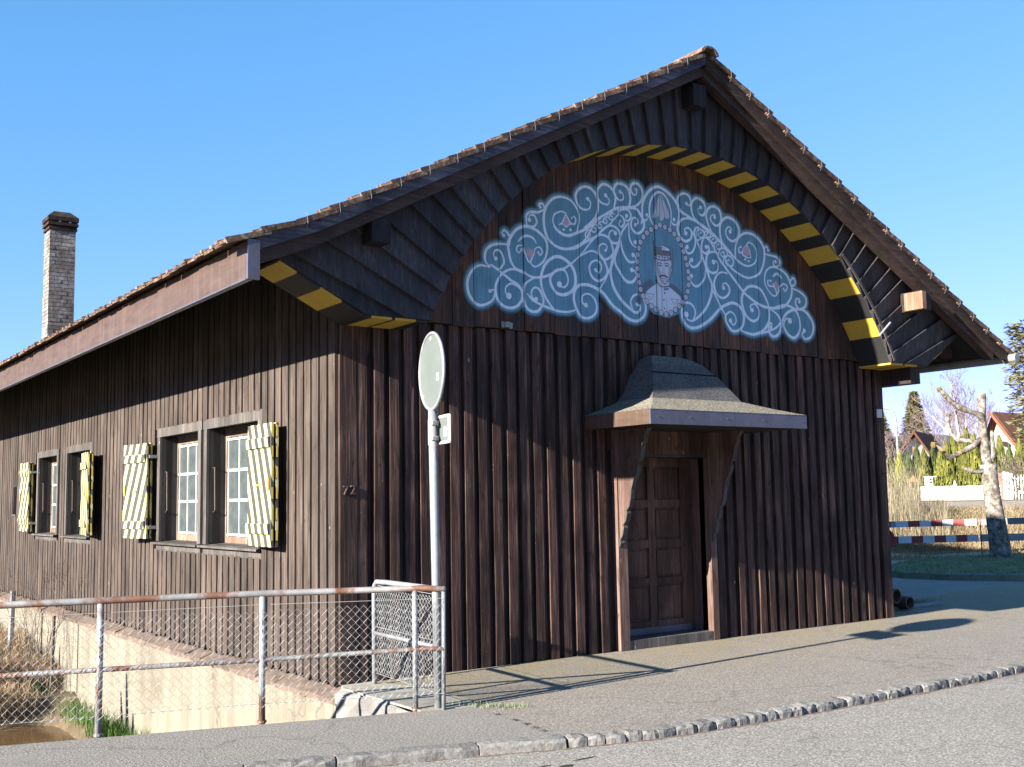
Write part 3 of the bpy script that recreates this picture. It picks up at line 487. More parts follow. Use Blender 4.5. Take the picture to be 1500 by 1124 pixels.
    # bead ring
    bp=pairs(MUR['beads']); bp=stroke(bp+[bp[0]],8); L=0; last=None; acc=[]
    d=0
    for a,b_ in zip(bp,bp[1:]):
        sgl=math.hypot(b_[0]-a[0],b_[1]-a[1])
        while d<=sgl: acc.append((a[0]+(b_[0]-a[0])*d/sgl,a[1]+(b_[1]-a[1])*d/sgl)); d+=.078
        d-=sgl
    s2=np.full((PH,PW),9.,np.float32); s3=s2.copy(); s4=s2.copy()
    for q in acc: seg(s2,q,(q[0]+.001,q[1]),.037,.037,.01); seg(s3,q,(q[0]+.001,q[1]),.029,.029,.01); seg(s4,(q[0]-.008,q[1]-.006),(q[0]+.008,q[1]+.006),.004,.004,.01)
    over(np.clip(.5-s2/px,0,1),(.06,.055,.07),.8); over(np.clip(.5-s3/px,0,1),(.64,.62,.70)); over(np.clip(.5-s4/px,0,1),GR,.45)
    img=bpy.data.images.new('gable_paint',PW,PH,alpha=True,float_buffer=True); img.colorspace_settings.name='Linear Rec.709'; img.alpha_mode='CHANNEL_PACKED'
    img.pixels.foreach_set(np.dstack([rgb,al]).astype(np.float32).ravel()); img.update(); img.pack(); return img
def mural_mat():
    t=MT('gable_plank_wood_with_paint',.72,.25); v=t.pos((34,34,1.5)); g=t.noise(v,1,6,.66,.6)
    big=t.noise(t.pos((3,3,.8)),1.2,5,.6); kn=t.noise(t.pos((7,7,2)),1.3,2,.5,1.5)
    c=t.ramp(g,[(.3,(.026,.013,.010)),(.5,(.095,.042,.027)),(.72,(.24,.115,.07))])
    c2=t.ramp(g,[(.35,(.020,.014,.013)),(.7,(.065,.045,.040))]); c=t.mix(t.ramp(big,[(.42,0.),(.60,1.)]),c2,c)
    c=t.mix(t.ramp(kn,[(.64,0.),(.7,.6)]),c,(.012,.008,.008)); c=t.scaled(c,t.rand(.75,1.25))
    ge=t.n('ShaderNodeNewGeometry'); sp=t.n('ShaderNodeSeparateXYZ'); t.l(ge.outputs['Position'],sp.inputs[0])
    u=t.math('DIVIDE',t.math('SUBTRACT',sp.outputs['X'],X0),X1-X0); v_=t.math('DIVIDE',t.math('SUBTRACT',sp.outputs['Z'],Z0),Z1-Z0)
    cb_=t.n('ShaderNodeCombineXYZ'); t.l(u,cb_.inputs[0]); t.l(v_,cb_.inputs[1])
    im=t.n('ShaderNodeTexImage',image=mural_image(),extension='CLIP',interpolation='Linear'); t.l(cb_.outputs[0],im.inputs[0])
    wearf=t.ramp(g,[(.2,.55),(.42,1.)]); a=t.math('MULTIPLY',im.outputs['Alpha'],wearf)
    shade=t.ramp(g,[(.3,.80),(.6,1.05)]); pc=t.mix(1.0,im.outputs['Color'],shade,'MULTIPLY')
    return t.out(t.mix(a,c,pc),g,.5,.005)
M['mural_plank']=mural_mat()
gable=part('gable_wall',house)
JX=[.02,.30,.58,.87,1.194,1.448,1.76,2.06,2.453,2.80,3.059,3.377,3.624,3.886,4.284,4.584,4.866,5.195,5.548,5.927,6.25,6.58,6.90,7.2,7.5,7.83]
for i,(a,c) in enumerate(zip(JX,JX[1:])):
    zt=min(T(a),T(c))-.2; zb=3.285+R.uniform(-.008,.008); yo=R.choice([-.026,-.032,-.038])
    m=MB(); r0=R.uniform(-.004,.004)
    m.hexa([(a+.005,yo,zb),(c-.006,yo,zb),(c-.006,.01,zb),(a+.005,.01,zb),(a+.005+r0,yo,zt),(c-.006+r0,yo,zt),(c-.006+r0,.01,zt),(a+.005+r0,.01,zt)])
    put(m,'mural_plank',M['mural_plank'],gable)
put(MB().prism([(0.02,3.3),(7.8,3.3),(7.8,4.15),(4,6.15),(.02,4.1)],'y',.02,.1),'backing',M['board'],gable)
# ---------- projecting gable front with fanned boards round the arch
CX,CZ,RA=4.0,1.69,3.70; YF=-.52
arch=part('arched_gable_front',house)
def clip(poly,n,d):  # keep n.p>=d
    out=[]
    for p,q in zip(poly,poly[1:]+poly[:1]):
        a=p[0]*n[0]+p[1]*n[1]-d; b_=q[0]*n[0]+q[1]*n[1]-d
        if a>=0: out.append(p)
        if (a>=0)!=(b_>=0): t=a/(a-b_); out.append((p[0]+(q[0]-p[0])*t,p[1]+(q[1]-p[1])*t))
    return out
a0,a1=19.6,160.6; N=44
edges=[a0+(a1-a0)*i/N+ (R.uniform(-.3,.3) if 0<i<N else 0) for i in range(N+1)]
for e0,e1 in zip(edges,edges[1:]):
    P=lambda ang,r:(CX+r*math.cos(math.radians(ang)),CZ+r*math.sin(math.radians(ang)))
    RB=RA-.014; poly=[P(e0,RB),P(e0,9),P(e1,9)]+[P(e1+(e0-e1)*q/4,RB) for q in range(4)]
    poly=clip(poly,(0,1),3.214); poly=clip(poly,(.5,1),3.2145-.003); poly=clip(poly,(-.62,1),3.214-.62*8.10)
    poly=clip(poly,(-.53,-1),-(6.42+.53*4-.17)); poly=clip(poly,(.53,-1),-(6.42-.53*4-.17))
    if len(poly)<3: continue
    # each board laps its neighbour: the edge nearer e1 stands proud
    m=MB(); n=len(poly); mid=math.radians((e0+e1)/2); tx,tz=-math.sin(mid),math.cos(mid)
    def yy(p): 
        s_=((p[0]-CX)*tx+(p[1]-CZ)*tz); h=math.hypot(p[0]-CX,p[1]-CZ)*math.tan(math.radians((e1-e0)/2)); return YF-.016-.022*max(-1,min(1,s_/max(h,.01)))
    m.v=[(p[0],yy(p),p[1]) for p in poly]+[(p[0],YF+.012,p[1]) for p in poly]
    m.f=[tuple(range(n)),tuple(reversed(range(n,2*n)))]+[(i,n+i,n+(i+1)%n,(i+1)%n) for i in range(n)]
    put(m,'fan_board',M['fan'],arch)
# striped lining of the arch and of the boxed eaves
def lining(pa,pb,mat,y0=YF+.0125,y1=-.034):
    dx,dz=pb[0]-pa[0],pb[1]-pa[1]; L=math.hypot(dx,dz); nx,nz=-dz/L*.022,dx/L*.022
    m=MB(); m.prism([pa,pb,(pb[0]+nx,pb[1]+nz),(pa[0]+nx,pa[1]+nz)],'y',y0,y1); put(m,'striped_lining_board',mat,arch)
yel=[(30,34),(39.5,43.4),(47.8,51.7),(54.5,58),(60.8,64.2),(67,70.2),(72.8,76),(78.6,81.8),(84.4,87.6),(90.2,93.4),(96,99.2),(102,105.3),(108.2,111.6),(114.8,118.2),(121.6,125),(128.6,132.2),(136,139.8),(144,148)]
cuts=[24.4]; 
for a,c in yel: cuts+=[a,c]
cuts.append(155.6)
for i,(a,c) in enumerate(zip(cuts,cuts[1:])):
    k=max(1,round((c-a)/2)); mat=M['yellow'] if i%2 else M['black']
    m=MB()
    for j in range(k):
        t0,t1=math.radians(a+(c-a)*j/k),math.radians(a+(c-a)*(j+1)/k)
        m.prism([(CX+r*math.cos(t),CZ+r*math.sin(t)) for r,t in ((RA-.006,t0),(RA-.006,t1),(RA+.018,t1),(RA+.018,t0))],'y',YF+.0125,-.04)
    put(m,'striped_lining_board',mat,arch)
def run(pts,marks):  # marks: list of (fraction0, fraction1) yellow
    pass
zb=3.212
# left: slanting then level underside
def seq(xs,f,y0,first):
    for i,(a,c) in enumerate(zip(xs,xs[1:])):
        lining((c,f(c)),(a,f(a)),M['yellow'] if (i%2==0)==first else M['black'])
seq([-.80,-.637,-.419,-.22,-.006],lambda x:zb+(-.006-x)*.50,0,True)
seq([-.004,.062,.265,.30,.509,.63],lambda x:zb,0,False)
seq([7.37,7.62,7.66,7.92,8.10],lambda x:zb,0,True)
seq([8.10,8.28,8.46,8.64,8.80],lambda x:zb+(x-8.10)*.62,0,False)
put(MB().prism([(-.83,3.60),(-.80,3.60),(-.80,3.75),(-.83,3.75)],'y',YF,-.02),'end_board',M['board'],arch)
# arch edge trim, right side (pale strip)
m=MB()
for j in range(16):
    t0,t1=math.radians(24.6+j*1.5),math.radians(24.6+(j+1)*1.5)
    m.prism([(CX+r*math.cos(t),CZ+r*math.sin(t)) for r,t in ((RA-.012,t0),(RA-.012,t1),(RA+.025,t1),(RA+.025,t0))],'y',YF-.055,YF-.045)
put(m,'edge_trim',M['frame_grey'],arch)
put(MB().tube([(7.05,-.60,3.52),(7.28,-.60,3.70)],.012,6),'stick',M['greyrail'],arch)
# ---------- roof
roof=part('roof',house)
def rake(x0,x1,dtop,dbot,ya,yb,step=None):
    m=MB(); xs=[x0]+[q for q in (-.56,4.0) if x0<q<x1]+[x1]
    top=[(x,T(x)-dtop) for x in xs]; bot=[(x,T(x)-dbot) for x in reversed(xs)]
    # split at the ridge to keep faces convex
    for a,c in zip(xs,xs[1:]):
        m.prism([(a,T(a)-dbot),(c,T(c)-dbot),(c,T(c)-dtop),(a,T(a)-dtop)],'y',ya,yb)
    return m
put(rake(-1.16,9.45,.06,.12,-.755,YB+.5),'roof_deck',M['board'],roof)
for a,c in ((-1.12,3.998),(4.002,9.52)):
    put(rake(a,c,.050,.175,-.80,-.757),'verge_board',M['verge'] if a<0 else M['rafter'],roof)
    put(rake(a,min(c,9.28),.122,.285,-.74,-.62),'rafter',M['rafter'],roof)
put(rake(4.002,9.45,.157,.20,-.79,-.745),'verge_batten',M['rafter'],roof)
for yc in (-.15,.5,1.25,2.0,2.75,3.5): put(rake(7.9,9.15,.122,.285,yc-.06,yc+.06),'rafter',M['rafter'],roof)
for i in range(16): yc=.5+i*.75; put(rake(-1.12,-.0,.122,.24,yc-.05,yc+.05),'rafter',M['rafter'],roof)
put(MB().box(7.85,8.05,-.45,YB,2.98,3.2),'wall_plate',M['rafter'],roof)
for (x,z,w,h,mat) in ((.05,3.93,.18,.22,'board'),(3.97,5.92,.2,.24,'board'),(7.70,3.98,.2,.24,'rafter')):
    put(MB().box(x-w/2,x+w/2,-.84 if x>7 else -.72,YF-.02,z-h/2,z+h/2),'purlin_end',M[mat],roof)
put(MB().box(7.588,7.665,-.862,-.60,3.868,4.09),'purlin_lit_face',M['lit_endgrain'],roof)  # added pale slab: sunlight on the purlin's left face, put into its colour
put(MB().box(-1.195,-1.165,-.80,YB+.5,3.365,3.665),'eaves_fascia',M['copper'],roof)
put(MB().box(-1.20,-1.10,-.835,-.803,3.355,3.675),'fascia_end_cap',M['lead'],roof)
put(MB().box(-1.205,-1.15,-.80,YB+.5,3.352,3.364),'drip_edge',M['lead'],roof)
put(MB().tube([(9.58,-.9,3.36),(9.58,YB,3.36)],.06,10),'gutter',M['galv'],roof)
# tiles
def tile_mesh(verge=0,seed=0):
    r=random.Random(seed); m=MB(); j=lambda:r.uniform(-.004,.004)
    L,W,H=.40,.225,.022
    m.hexa([(0,0,-.022),(L,0,.012+j()),(L,W,.012+j()),(0,W,-.022),(0,0,H-.022),(L,0,H+.014+j()),(L,W,H+.014+j()),(0,W,H-.022)])
    # roll along one edge and worn nose
    m.hexa([(.0,W-.06,H-.024),(L+.006,W-.06,H+.008),(L+.006,W+.008,H+.008),(0,W+.008,H-.024),(0,W-.05,H+.002),(L,W-.05,H+.034),(L,W,H+.034),(0,W,H+.002)])
    if verge: m.hexa([(.02,-.008,-.03),(L+.004,-.008,-.002),(L+.004,.016,-.002),(.02,.016,-.03),(.02,-.008,H-.012),(L+.006,-.008,H+.026),(L+.006,.016,H+.026),(.02,.016,H-.012)])
    return m
tm=[tile_mesh(0,i).mesh('tile',M['tile']) for i in range(5)]; tv=[tile_mesh(1,i).mesh('verge_tile',M['tile']) for i in range(4)]
def mirror_y(m,W=.225):
    q=MB(); q.v=[(a,W-b_,c) for a,b_,c in m.v]; q.f=[tuple(reversed(f)) for f in m.f]; return q
tv_L=[mirror_y(tile_mesh(1,i)).mesh('verge_tile',M['tile']) for i in range(4)]
def basis(side_,x,y):
    """frame with local x running down the slope"""
    s=-1 if side_=='L' else 1
    sl=.53 if not (side_=='L' and x<-.56) else .41
    ln=math.hypot(1,sl); d=Vector((s/ln,0,-sl/ln)); n=Vector((s*sl/ln,0,1/ln)); yv=n.cross(d)
    z=T(x)-.052
    return Matrix(((d.x,yv.x,n.x,x),(d.y,yv.y,n.y,y),(d.z,yv.z,n.z,z),(0,0,0,1)))
def place(me,name,mat4):
    o=bpy.data.objects.new(name,me); col.objects.link(o); o.parent=roof; o.matrix_local=mat4; return o
C_=math.cos(math.atan(.53))
rows_L=[4.0-.04-.33*C_*i for i in range(18)]; rows_R=[4.0+.04+.33*C_*i for i in range(19)]
for i,x in enumerate(rows_L): 
    if x-.40*C_<-1.36: continue
    # on the left slope the tile's local y points towards -y, so the verge side is mirrored by starting at the far edge
    mt=basis('L',x,-.83+.225+R.uniform(-.006,.006)); mv=MB(); 
    place(tv_L[i%4],'verge_tile',mt)
for i,x in enumerate(rows_R): place(tv[i%4],'verge_tile',basis('R',x,-.83+R.uniform(-.006,.006)))
for i in range(110):
    y=-.40+.2285*i; place(tm[R.randrange(5)],'tile',basis('L',-1.30+.40*.925,y)@Matrix.Rotation(R.uniform(-.03,.03),4,'Z')@Matrix.Translation((R.uniform(-.012,.012),0,R.uniform(-.004,.008))))
fm=MB()
base=tile_mesh(0,9)
def addf(mt):
    n=len(fm.v); fm.v+=[tuple(mt@Vector(p)) for p in base.v]; fm.f+=[tuple(n+i for i in f) for f in base.f]
for x in rows_L[:-1]:
    if x-.40*C_<-1.0: continue
    for i in range(109): addf(basis('L',x,-.40+.2285*i))
for x in rows_R:
    for i in range(108): addf(basis('R',x,-.63+.2285*i))
fm.build('tile_field',M['tile'],roof,kind='stuff',fix=False)
for i in range(62):
    m=MB(); y=-.87+.41*i; pr=[(.125*math.cos(a),.085*math.sin(a)) for a in [PI*k/7 for k in range(8)]]+[(-.105,-.0),(-.05,.06),(.05,.06),(.105,-.0)]
    rr=1+.06*(i%2==0); m.prism([(4+p[0]*rr,6.34+p[1]*rr) for p in pr],'y',y,y+.45); 
    if i<40: put(m,'ridge_tile',M['tile'],roof)
# verge clips
for sx,rows in ((-1,rows_L),(1,rows_R)):
    for x in rows[1:-1]:
        z=T(x)-.03; m=MB().tube([(x,-.828,z+.035),(x+.004,-.845,z+.02),(x+.012,-.845,z-.05),(x+.02,-.81,z-.09)],.0028,4); put(m,'verge_clip',M['clipwire'],roof)
# ---------- chimney
ch=part('chimney',house)
cx0,cx1,cy0,cy1,ctop=1.0,1.54,16.0,16.5,7.62
put(MB().box(cx0+.012,cx1-.012,cy0+.012,cy1-.012,4.4,ctop),'mortar_core',simple('sooty_mortar',(.10,.095,.085),(.2,.19,.17),12),ch)
def brickmat():
    t=MT('soot_stained_pale_brick',.9,.15); a=t.noise(t.pos((1,1,1)),9,6,.7); sp=t.n('ShaderNodeSeparateXYZ'); ge=t.n('ShaderNodeNewGeometry'); t.l(ge.outputs['Position'],sp.inputs[0])
    c=t.ramp(a,[(.35,(.14,.125,.11)),(.5,(.27,.255,.24)),(.68,(.46,.45,.43))]); st=t.noise(t.pos((2,2,1.2)),1.6,5,.6)
    c=t.mix(t.ramp(st,[(.44,0.),(.6,.75)]),c,(.16,.13,.105)); c=t.scaled(c,t.rand(.75,1.2)); return t.out(c,a,.5,.01)
M['brick']=brickmat()
bv=[]
for i in range(3):
    r=random.Random(i); m=MB(); q=lambda:r.uniform(-.003,.003); m.hexa([(q(),q(),q()),(1+q(),q(),q()),(1,1,0),(0,1,0),(q(),q(),1+q()),(1+q(),q(),1+q()),(1,1,1),(0,1,1)]); bv.append(m.mesh('brick',M['brick']))
z=5.0; row=0
while z+.075<ctop:
    off=(row%2)*.135
    for x0,x1 in ([(0,.25),(.26,.54)] if row%2 else [(0,.115),(.125,.385),(.395,.54)]):
        link('brick',R.choice(bv),ch,loc=(cx0+x0,cy0+R.uniform(-.006,.002),z),scale=(x1-x0-.0,.1,.073))
    for y0,y1 in ([(.11,.36),(.37,.5)] if row%2 else [(.11,.24),(.25,.5)]):
        link('brick',R.choice(bv),ch,loc=(cx0+R.uniform(-.006,.002),cy0+y0,z),scale=(.1,y1-y0,.073))
    z+=.084; row+=1
M['capstone']=simple('blackened_cap_brick',(.022,.019,.018),(.07,.048,.038),7,.9,.1,.5,.02)
for i,(z0,z1,e) in enumerate(((ctop,ctop+.06,.025),(ctop+.06,ctop+.10,-.01),(ctop+.10,ctop+.16,.045),(ctop+.16,ctop+.20,.0),(ctop+.20,ctop+.29,.05))):
    put(MB().box(cx0-e,cx1+e,cy0-e,cy1+e,z0,z1),'cap_course',M['capstone'],ch)
zt=ctop+.29; m=MB(); m.hexa([(cx0-.05,cy0-.05,zt),(cx1+.05,cy0-.05,zt),(cx1+.05,cy1+.05,zt),(cx0-.05,cy1+.05,zt),(cx0+.1,cy0+.1,zt+.14),(cx1-.1,cy0+.1,zt+.14),(cx1-.1,cy1-.1,zt+.14),(cx0+.1,cy1-.1,zt+.14)])
put(m,'cap_top',M['capstone'],ch)
for (x,y,z_) in ((cx0+.08,cy0-.03,ctop+.1),(cx0+.3,cy0-.03,ctop+.1),(cx0+.17,cy0-.04,ctop+.17),(cx0+.38,cy0-.04,ctop+.17)): put(MB().box(x,x+.05,y,y+.03,z_,z_+.02),'mortar_chip',M['white'],ch)
# ---------- door and surround
door=part('door',house)
yd=.25
def rbox(name,mat,par,*a): return put(MB().box(*a),name,mat,par)
rbox('door_leaf',M['door'],door,3.37,4.56,yd+.02,yd+.06,.10,2.03)
for (x0,x1) in ((3.42,3.50),(3.90,4.0),(4.39,4.56)): rbox('stile',M['door'],door,x0,x1,yd-.012,yd+.02,.102,2.028)
for (z0,z1) in ((.105,.235),(.63,.70),(1.03,1.12),(1.475,1.56),(1.93,2.025)):
    for (x0,x1) in ((3.502,3.898),(4.002,4.388)): rbox('rail',M['door'],door,x0,x1,yd-.008,yd+.02,z0,z1)
for (z0,z1) in ((.235,.63),(.70,1.03),(1.12,1.475),(1.56,1.93)):
    for (x0,x1) in ((3.50,3.90),(4.0,4.39)): rbox('panel',M['door'],door,x0+.03,x1-.03,yd+.004,yd+.02,z0+.03,z1-.03)
rbox('kick_board',M['lead'],door,3.45,4.5,yd-.03,yd-.013,.10,.17)
sur=part('door_surround',house)
rbox('jamb',M['jamb'],sur,3.215,3.34,-.045,.04,0,2.40); rbox('jamb',M['jamb'],sur,4.578,4.67,-.045,.04,0,2.40)
rbox('reveal',M['jamb'],sur,3.30,3.338,.04,.30,.0,2.02); rbox('reveal',M['jamb'],sur,4.58,4.62,.0405,.30,.0,2.02)
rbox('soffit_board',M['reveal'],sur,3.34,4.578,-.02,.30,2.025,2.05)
rbox('lintel',M['door'],sur,3.342,4.576,-.03,.03,2.052,2.40)
rbox('threshold',M['frame_grey'],sur,3.342,4.576,-.04,.24,-.01,.095)
bracket_poly=[(.0,1.06),(-.03,1.07),(-.05,1.12),(-.04,1.15),(-.085,1.2),(-.105,1.28),(-.095,1.31),(-.14,1.35),(-.165,1.43),(-.155,1.46),(-.20,1.50),(-.225,1.58),(-.24,1.68),(-.28,1.78),(-.335,1.86),(-.355,1.93),(-.34,1.96),(-.385,1.99),(-.405,2.06),(-.42,2.13),(-.455,2.18),(-.47,2.25),(-.52,2.295),(-.52,2.31),(0,2.31)]
for x0 in (3.235,4.60):
    put(MB().prism(bracket_poly,'x',x0,x0+.045),'bracket',M['jamb'],sur)
    e=MB()
    for p,q in zip(bracket_poly[1:-2],bracket_poly[2:-1]): e.prism([(p[0],p[1]),(q[0],q[1]),(q[0]-.016,q[1]-.004),(p[0]-.016,p[1]-.004)],'x',x0-.006,x0+.051)
    put(e,'edge_moulding',M['frame_grey'],sur)
# ---------- canopy
can=part('door_canopy',house)
put(MB().box(2.84,5.085,-1.012,-.03,2.305,2.43),'canopy_base',M['board'],can)
rbox('fascia',M['lead'],can,2.82,3.99,-1.032,-1.014,2.30,2.445); rbox('fascia',M['lead'],can,3.995,5.105,-1.032,-1.014,2.30,2.445)
rbox('side_fascia',M['copper'],can,2.818,2.838,-1.012,-.03,2.30,2.445); rbox('side_fascia',M['copper'],can,5.087,5.107,-1.012,-.03,2.30,2.445)
for x in (2.92,3.35,3.88,4.42,5.04): put(MB().tube([(x,-1.032,2.375),(x,-1.038,2.375)],.007,6),'rivet',M['iron'],can)
rings=[(1.145,-1.035,2.446),(.90,-.80,2.52),(.66,-.54,2.615),(.575,-.47,2.74),(.49,-.38,2.88),(.385,-.26,3.02),(.30,-.15,3.10),(.2,-.05,3.14)]
def canopy_mat():
    t=MT('gravelly_bitumen_felt',.85,.2); f=t.noise(t.pos((1,1,1)),60,3,.7); b_=t.noise(t.pos((1,1,1)),3.5,5,.6)
    geo=t.n('ShaderNodeNewGeometry'); sp=t.n('ShaderNodeSeparateXYZ'); t.l(geo.outputs['Normal'],sp.inputs[0])
    c=t.mix(t.ramp(b_,[(.3,.0),(.7,1.)]),(.055,.06,.072),(.09,.092,.10))
    lich=t.math('MULTIPLY',t.ramp(f,[(.45,0.),(.56,1.)]),t.ramp(sp.outputs['Z'],[(.72,.25),(.9,.95)])); c=t.mix(lich,c,(.42,.36,.25))
    return t.out(c,f,.9,.008)
m=MB(); XC=3.963
for (h,yf,z) in rings:
    n=len(m.v); k=6
    m.v+=[(XC-h,0.02,z)]+[(XC-h,yf*(i/4),z) for i in range(1,5)]+[(XC-h+2*h*i/6,yf,z) for i in range(1,7)]+[(XC+h,yf*(1-i/4),z) for i in range(1,4)]+[(XC+h,.02,z)]
npr=len(m.v)//len(rings)
for i in range(len(rings)-1):
    for k in range(npr-1): a=i*npr+k; m.f.append((a,a+1,a+1+npr,a+npr))
m.f.append(tuple((len(rings)-1)*npr+k for k in range(npr)))
put(m,'canopy_roof',canopy_mat(),can)
put(MB().box(XC-.47,XC+.47,-.362,-.33,2.905,2.917),'felt_seam',M['dark'],can)
# ---------- windows of the long side
def window(y0,y1,zz=WZ,depth=.215,first=True):
    w=part('window',house); z0,z1=zz; t=.105
    rbox('lintel',M['frame_grey'],w,-.03,.0,y0-.12,y1+.12,z1,z1+.11); 
    rbox('jamb',M['frame_grey'],w,-.03,.0,y0-.10,y0,z0,z1); rbox('jamb',M['frame_grey'],w,-.03,.0,y1,y1+.10,z0,z1)
    put(MB().prism([(-.085,z0-.03),(-.085,z0-.008),(depth-.01,z0+.012),(depth-.01,z0-.03)],'y',y0-.13,y1+.13),'sill',M['frame_grey'],w) if False else None
    m=MB(); m.hexa([(-.09,y0-.12,z0-.035),(depth-.01,y0-.0,z0-.035),(depth-.01,y1+.0,z0-.035),(-.09,y1+.12,z0-.035),(-.09,y0-.12,z0-.012),(depth-.01,y0,z0+.008),(depth-.01,y1,z0+.008),(-.09,y1+.12,z0-.012)]); put(m,'sill',M['frame_grey'],w)
    rbox('apron',M['frame_grey'],w,-.028,-.002,y0-.10,y1+.10,z0-.115,z0-.037)
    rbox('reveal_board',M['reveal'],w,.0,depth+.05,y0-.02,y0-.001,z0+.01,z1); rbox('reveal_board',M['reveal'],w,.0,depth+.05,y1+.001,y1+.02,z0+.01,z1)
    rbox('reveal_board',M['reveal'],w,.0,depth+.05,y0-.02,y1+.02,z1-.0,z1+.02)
    # wooden frame and sash: glass 3 rows of panes
    g0,g1=y0+.10,y1-.06; h0,h1=z0+.10,z1-.12; x=depth
    for a in ((y0,g0-.02,z0,z1),(g1+.02,y1,z0,z1),(g0-.02,g1+.02,z0,h0-.02),(g0-.02,g1+.02,h1+.02,z1)): rbox('window_frame',M['sash'],w,x-.02,x+.04,*a)
    n=4
    cols=[g0+(g1-g0)*i/n for i in range(n+1)]; rows=[h0,h0+.36*(h1-h0)+.0,h0+.675*(h1-h0),h1]
    for c in cols: rbox('muntin',M['muntin'],w,x-.012,x+.012,c-.009,c+.009,h0-.02,h1+.02)
    for c in rows: rbox('muntin',M['muntin'],w,x-.0135,x+.0105,g0-.02,g1+.02,c-.012 if c not in rows[1:3] else c-.018,c+.012)
    for a,c in zip(cols,cols[1:]):
        for d,e in zip(rows,rows[1:]): rbox('pane',M['glass'],w,x+.0,x+.004,a+.009,c-.009,d+.012,e-.018)
    # iron bar hook on the far reveal
    m=MB().tube([(.05,y1-.004,z0+.86),(.05,y1-.05,z0+.86),(.055,y1-.055,z0+.38),(.055,y1-.004,z0+.36)],.009,6); put(m,'shutter_bar',M['iron'],w)
    return w
for a,c in SW: window(a,c)
sl=part('slot_window',house)
rbox('slot_frame',M['frame_grey'],sl,-.02,.08,SLOT[0],SLOT[0]+.02,SLOT[2],SLOT[3]); rbox('slot_frame',M['frame_grey'],sl,-.02,.08,SLOT[1]-.02,SLOT[1],SLOT[2],SLOT[3]); rbox('sill',M['frame_grey'],sl,-.05,.1,SLOT[0]-.03,SLOT[1]+.03,SLOT[2]-.03,SLOT[2])
rbox('slot_back',M['dark'],sl,.2,.22,SLOT[0]-.1,SLOT[1]+.1,SLOT[2]-.1,SLOT[3]+.1)
# folding shutters: diagonal yellow and black stripes painted on the boards
def shutter_mat(sgn):
    t=MT('striped_shutter_paint',.65,.3); ge=t.n('ShaderNodeNewGeometry'); sp=t.n('ShaderNodeSeparateXYZ'); t.l(ge.outputs['Position'],sp.inputs[0])
    u=t.math('ADD',t.math('MULTIPLY',sp.outputs['Y'],sgn),t.math('MULTIPLY',sp.outputs['Z'],.42)); u=t.math('ADD',u,t.math('MULTIPLY',sp.outputs['X'],.8))
    u=t.math('ADD',u,t.math('MULTIPLY',t.noise(t.pos((1,1,1)),5,3,.5),.008))
    fr=t.math('FRACT',t.math('MULTIPLY',u,1/.178)); n_=t.noise(t.pos((20,20,3)),1,5,.7)
    k=t.ramp(fr,[(.0,0.),(.50,0.),(.53,1.),(.97,1.),(1.0,0.)])
    c=t.mix(k,(.062,.062,.055),(.52,.49,.23)); c=t.mix(t.ramp(n_,[(.66,0.),(.74,.25)]),c,(.30,.29,.22)); return t.out(c,n_,.3,.004)
M['shutL']=shutter_mat(1); M['shutR']=shutter_mat(-1); M['shutedge']=painted_stripe('yellow_shutter_edge',(.50,.40,.10),(.1,.09,.04))
def shutter(y0,y1,mat,x_in,tilt,hinge):
    """two leaves folded flat on each other, standing off the wall; hinge = y of the hinge"""
    s_=part('shutter',house); z0,z1=WZ[0]+.03,WZ[1]-.07
    o=bpy.data.objects.new('leaf_pair',None)
    nb=3; W=(y1-y0)
    sg=1 if hinge<=y0 else -1; ct,st=math.cos(tilt),math.sin(tilt)
    def tr(x,y): # turn about the hinge so the free end leans outward
        d=(y-hinge)*sg; w=-x; return (-.045-d*st-(w-.045)*ct, hinge+sg*d*ct-sg*(w-.045)*st)
    def bx(name,x0,x1,ya,yb,za,zb_,mt):
        m=MB(); pts=[tr(x0,ya),tr(x1,ya),tr(x1,yb),tr(x0,yb)]
        m.hexa([(p[0],p[1],za) for p in pts]+[(p[0],p[1],zb_) for p in pts]); put(m,name,mt,s_)
    for layer,xo in ((0,x_in-.030),(1,x_in+.018)):
        for i in range(nb):
            a=y0+W*i/nb+.003; c=y0+W*(i+1)/nb-.003; dz=R.uniform(-.006,.006)
            bx('shutter_board',xo,xo+.026,a,c,z0+dz,z1+dz,mat)
        for zc in (z0+.17,z1-.19):
            if layer==0: bx('ledge',xo-.022,xo-.001,y0+.03,y1-.01,zc-.05,zc+.05,mat)
    for i in range(6):
        zc=z0+.06+i*.2
        bx('edge_patch',x_in-.024,x_in-.010,y0-.004,y0+.0,zc,zc+.11,M['shutedge'] )
        bx('edge_patch',x_in+.022,x_in+.038,y0-.004,y0+.0,zc,zc+.11,M['shutedge'] )
    for zc in (z0+.14,z1-.17):
        ym=hinge; put(MB().box(x_in-.005,.0,min(ym,ym+.03)-.03,ym+.03,zc-.02,zc+.02),'hinge',M['galv'],s_)
    bx('latch',x_in-.042,x_in-.032,(y0+y1)/2-.05,(y0+y1)/2+.04,(z0+z1)/2-.012,(z0+z1)/2+.004,M['yellow'])
    bx('latch',x_in-.042,x_in-.032,(y0 if hinge>y1-.1 else y1)-.0+ (.05 if hinge>y1-.1 else -.08),(y0 if hinge>y1-.1 else y1)+(.08 if hinge>y1-.1 else -.05),(z0+z1)/2-.06,(z0+z1)/2+.07,M['yellow'])
shutter(5.08,5.80,M['shutL'],-.13,.12,5.08); shutter(1.06,1.76,M['shutR'],-.12,.06,1.76)
shutter(11.80,12.36,M['shutL'],-.13,.06,11.80); shutter(7.52,8.24,M['shutR'],-.13,.12,8.24)
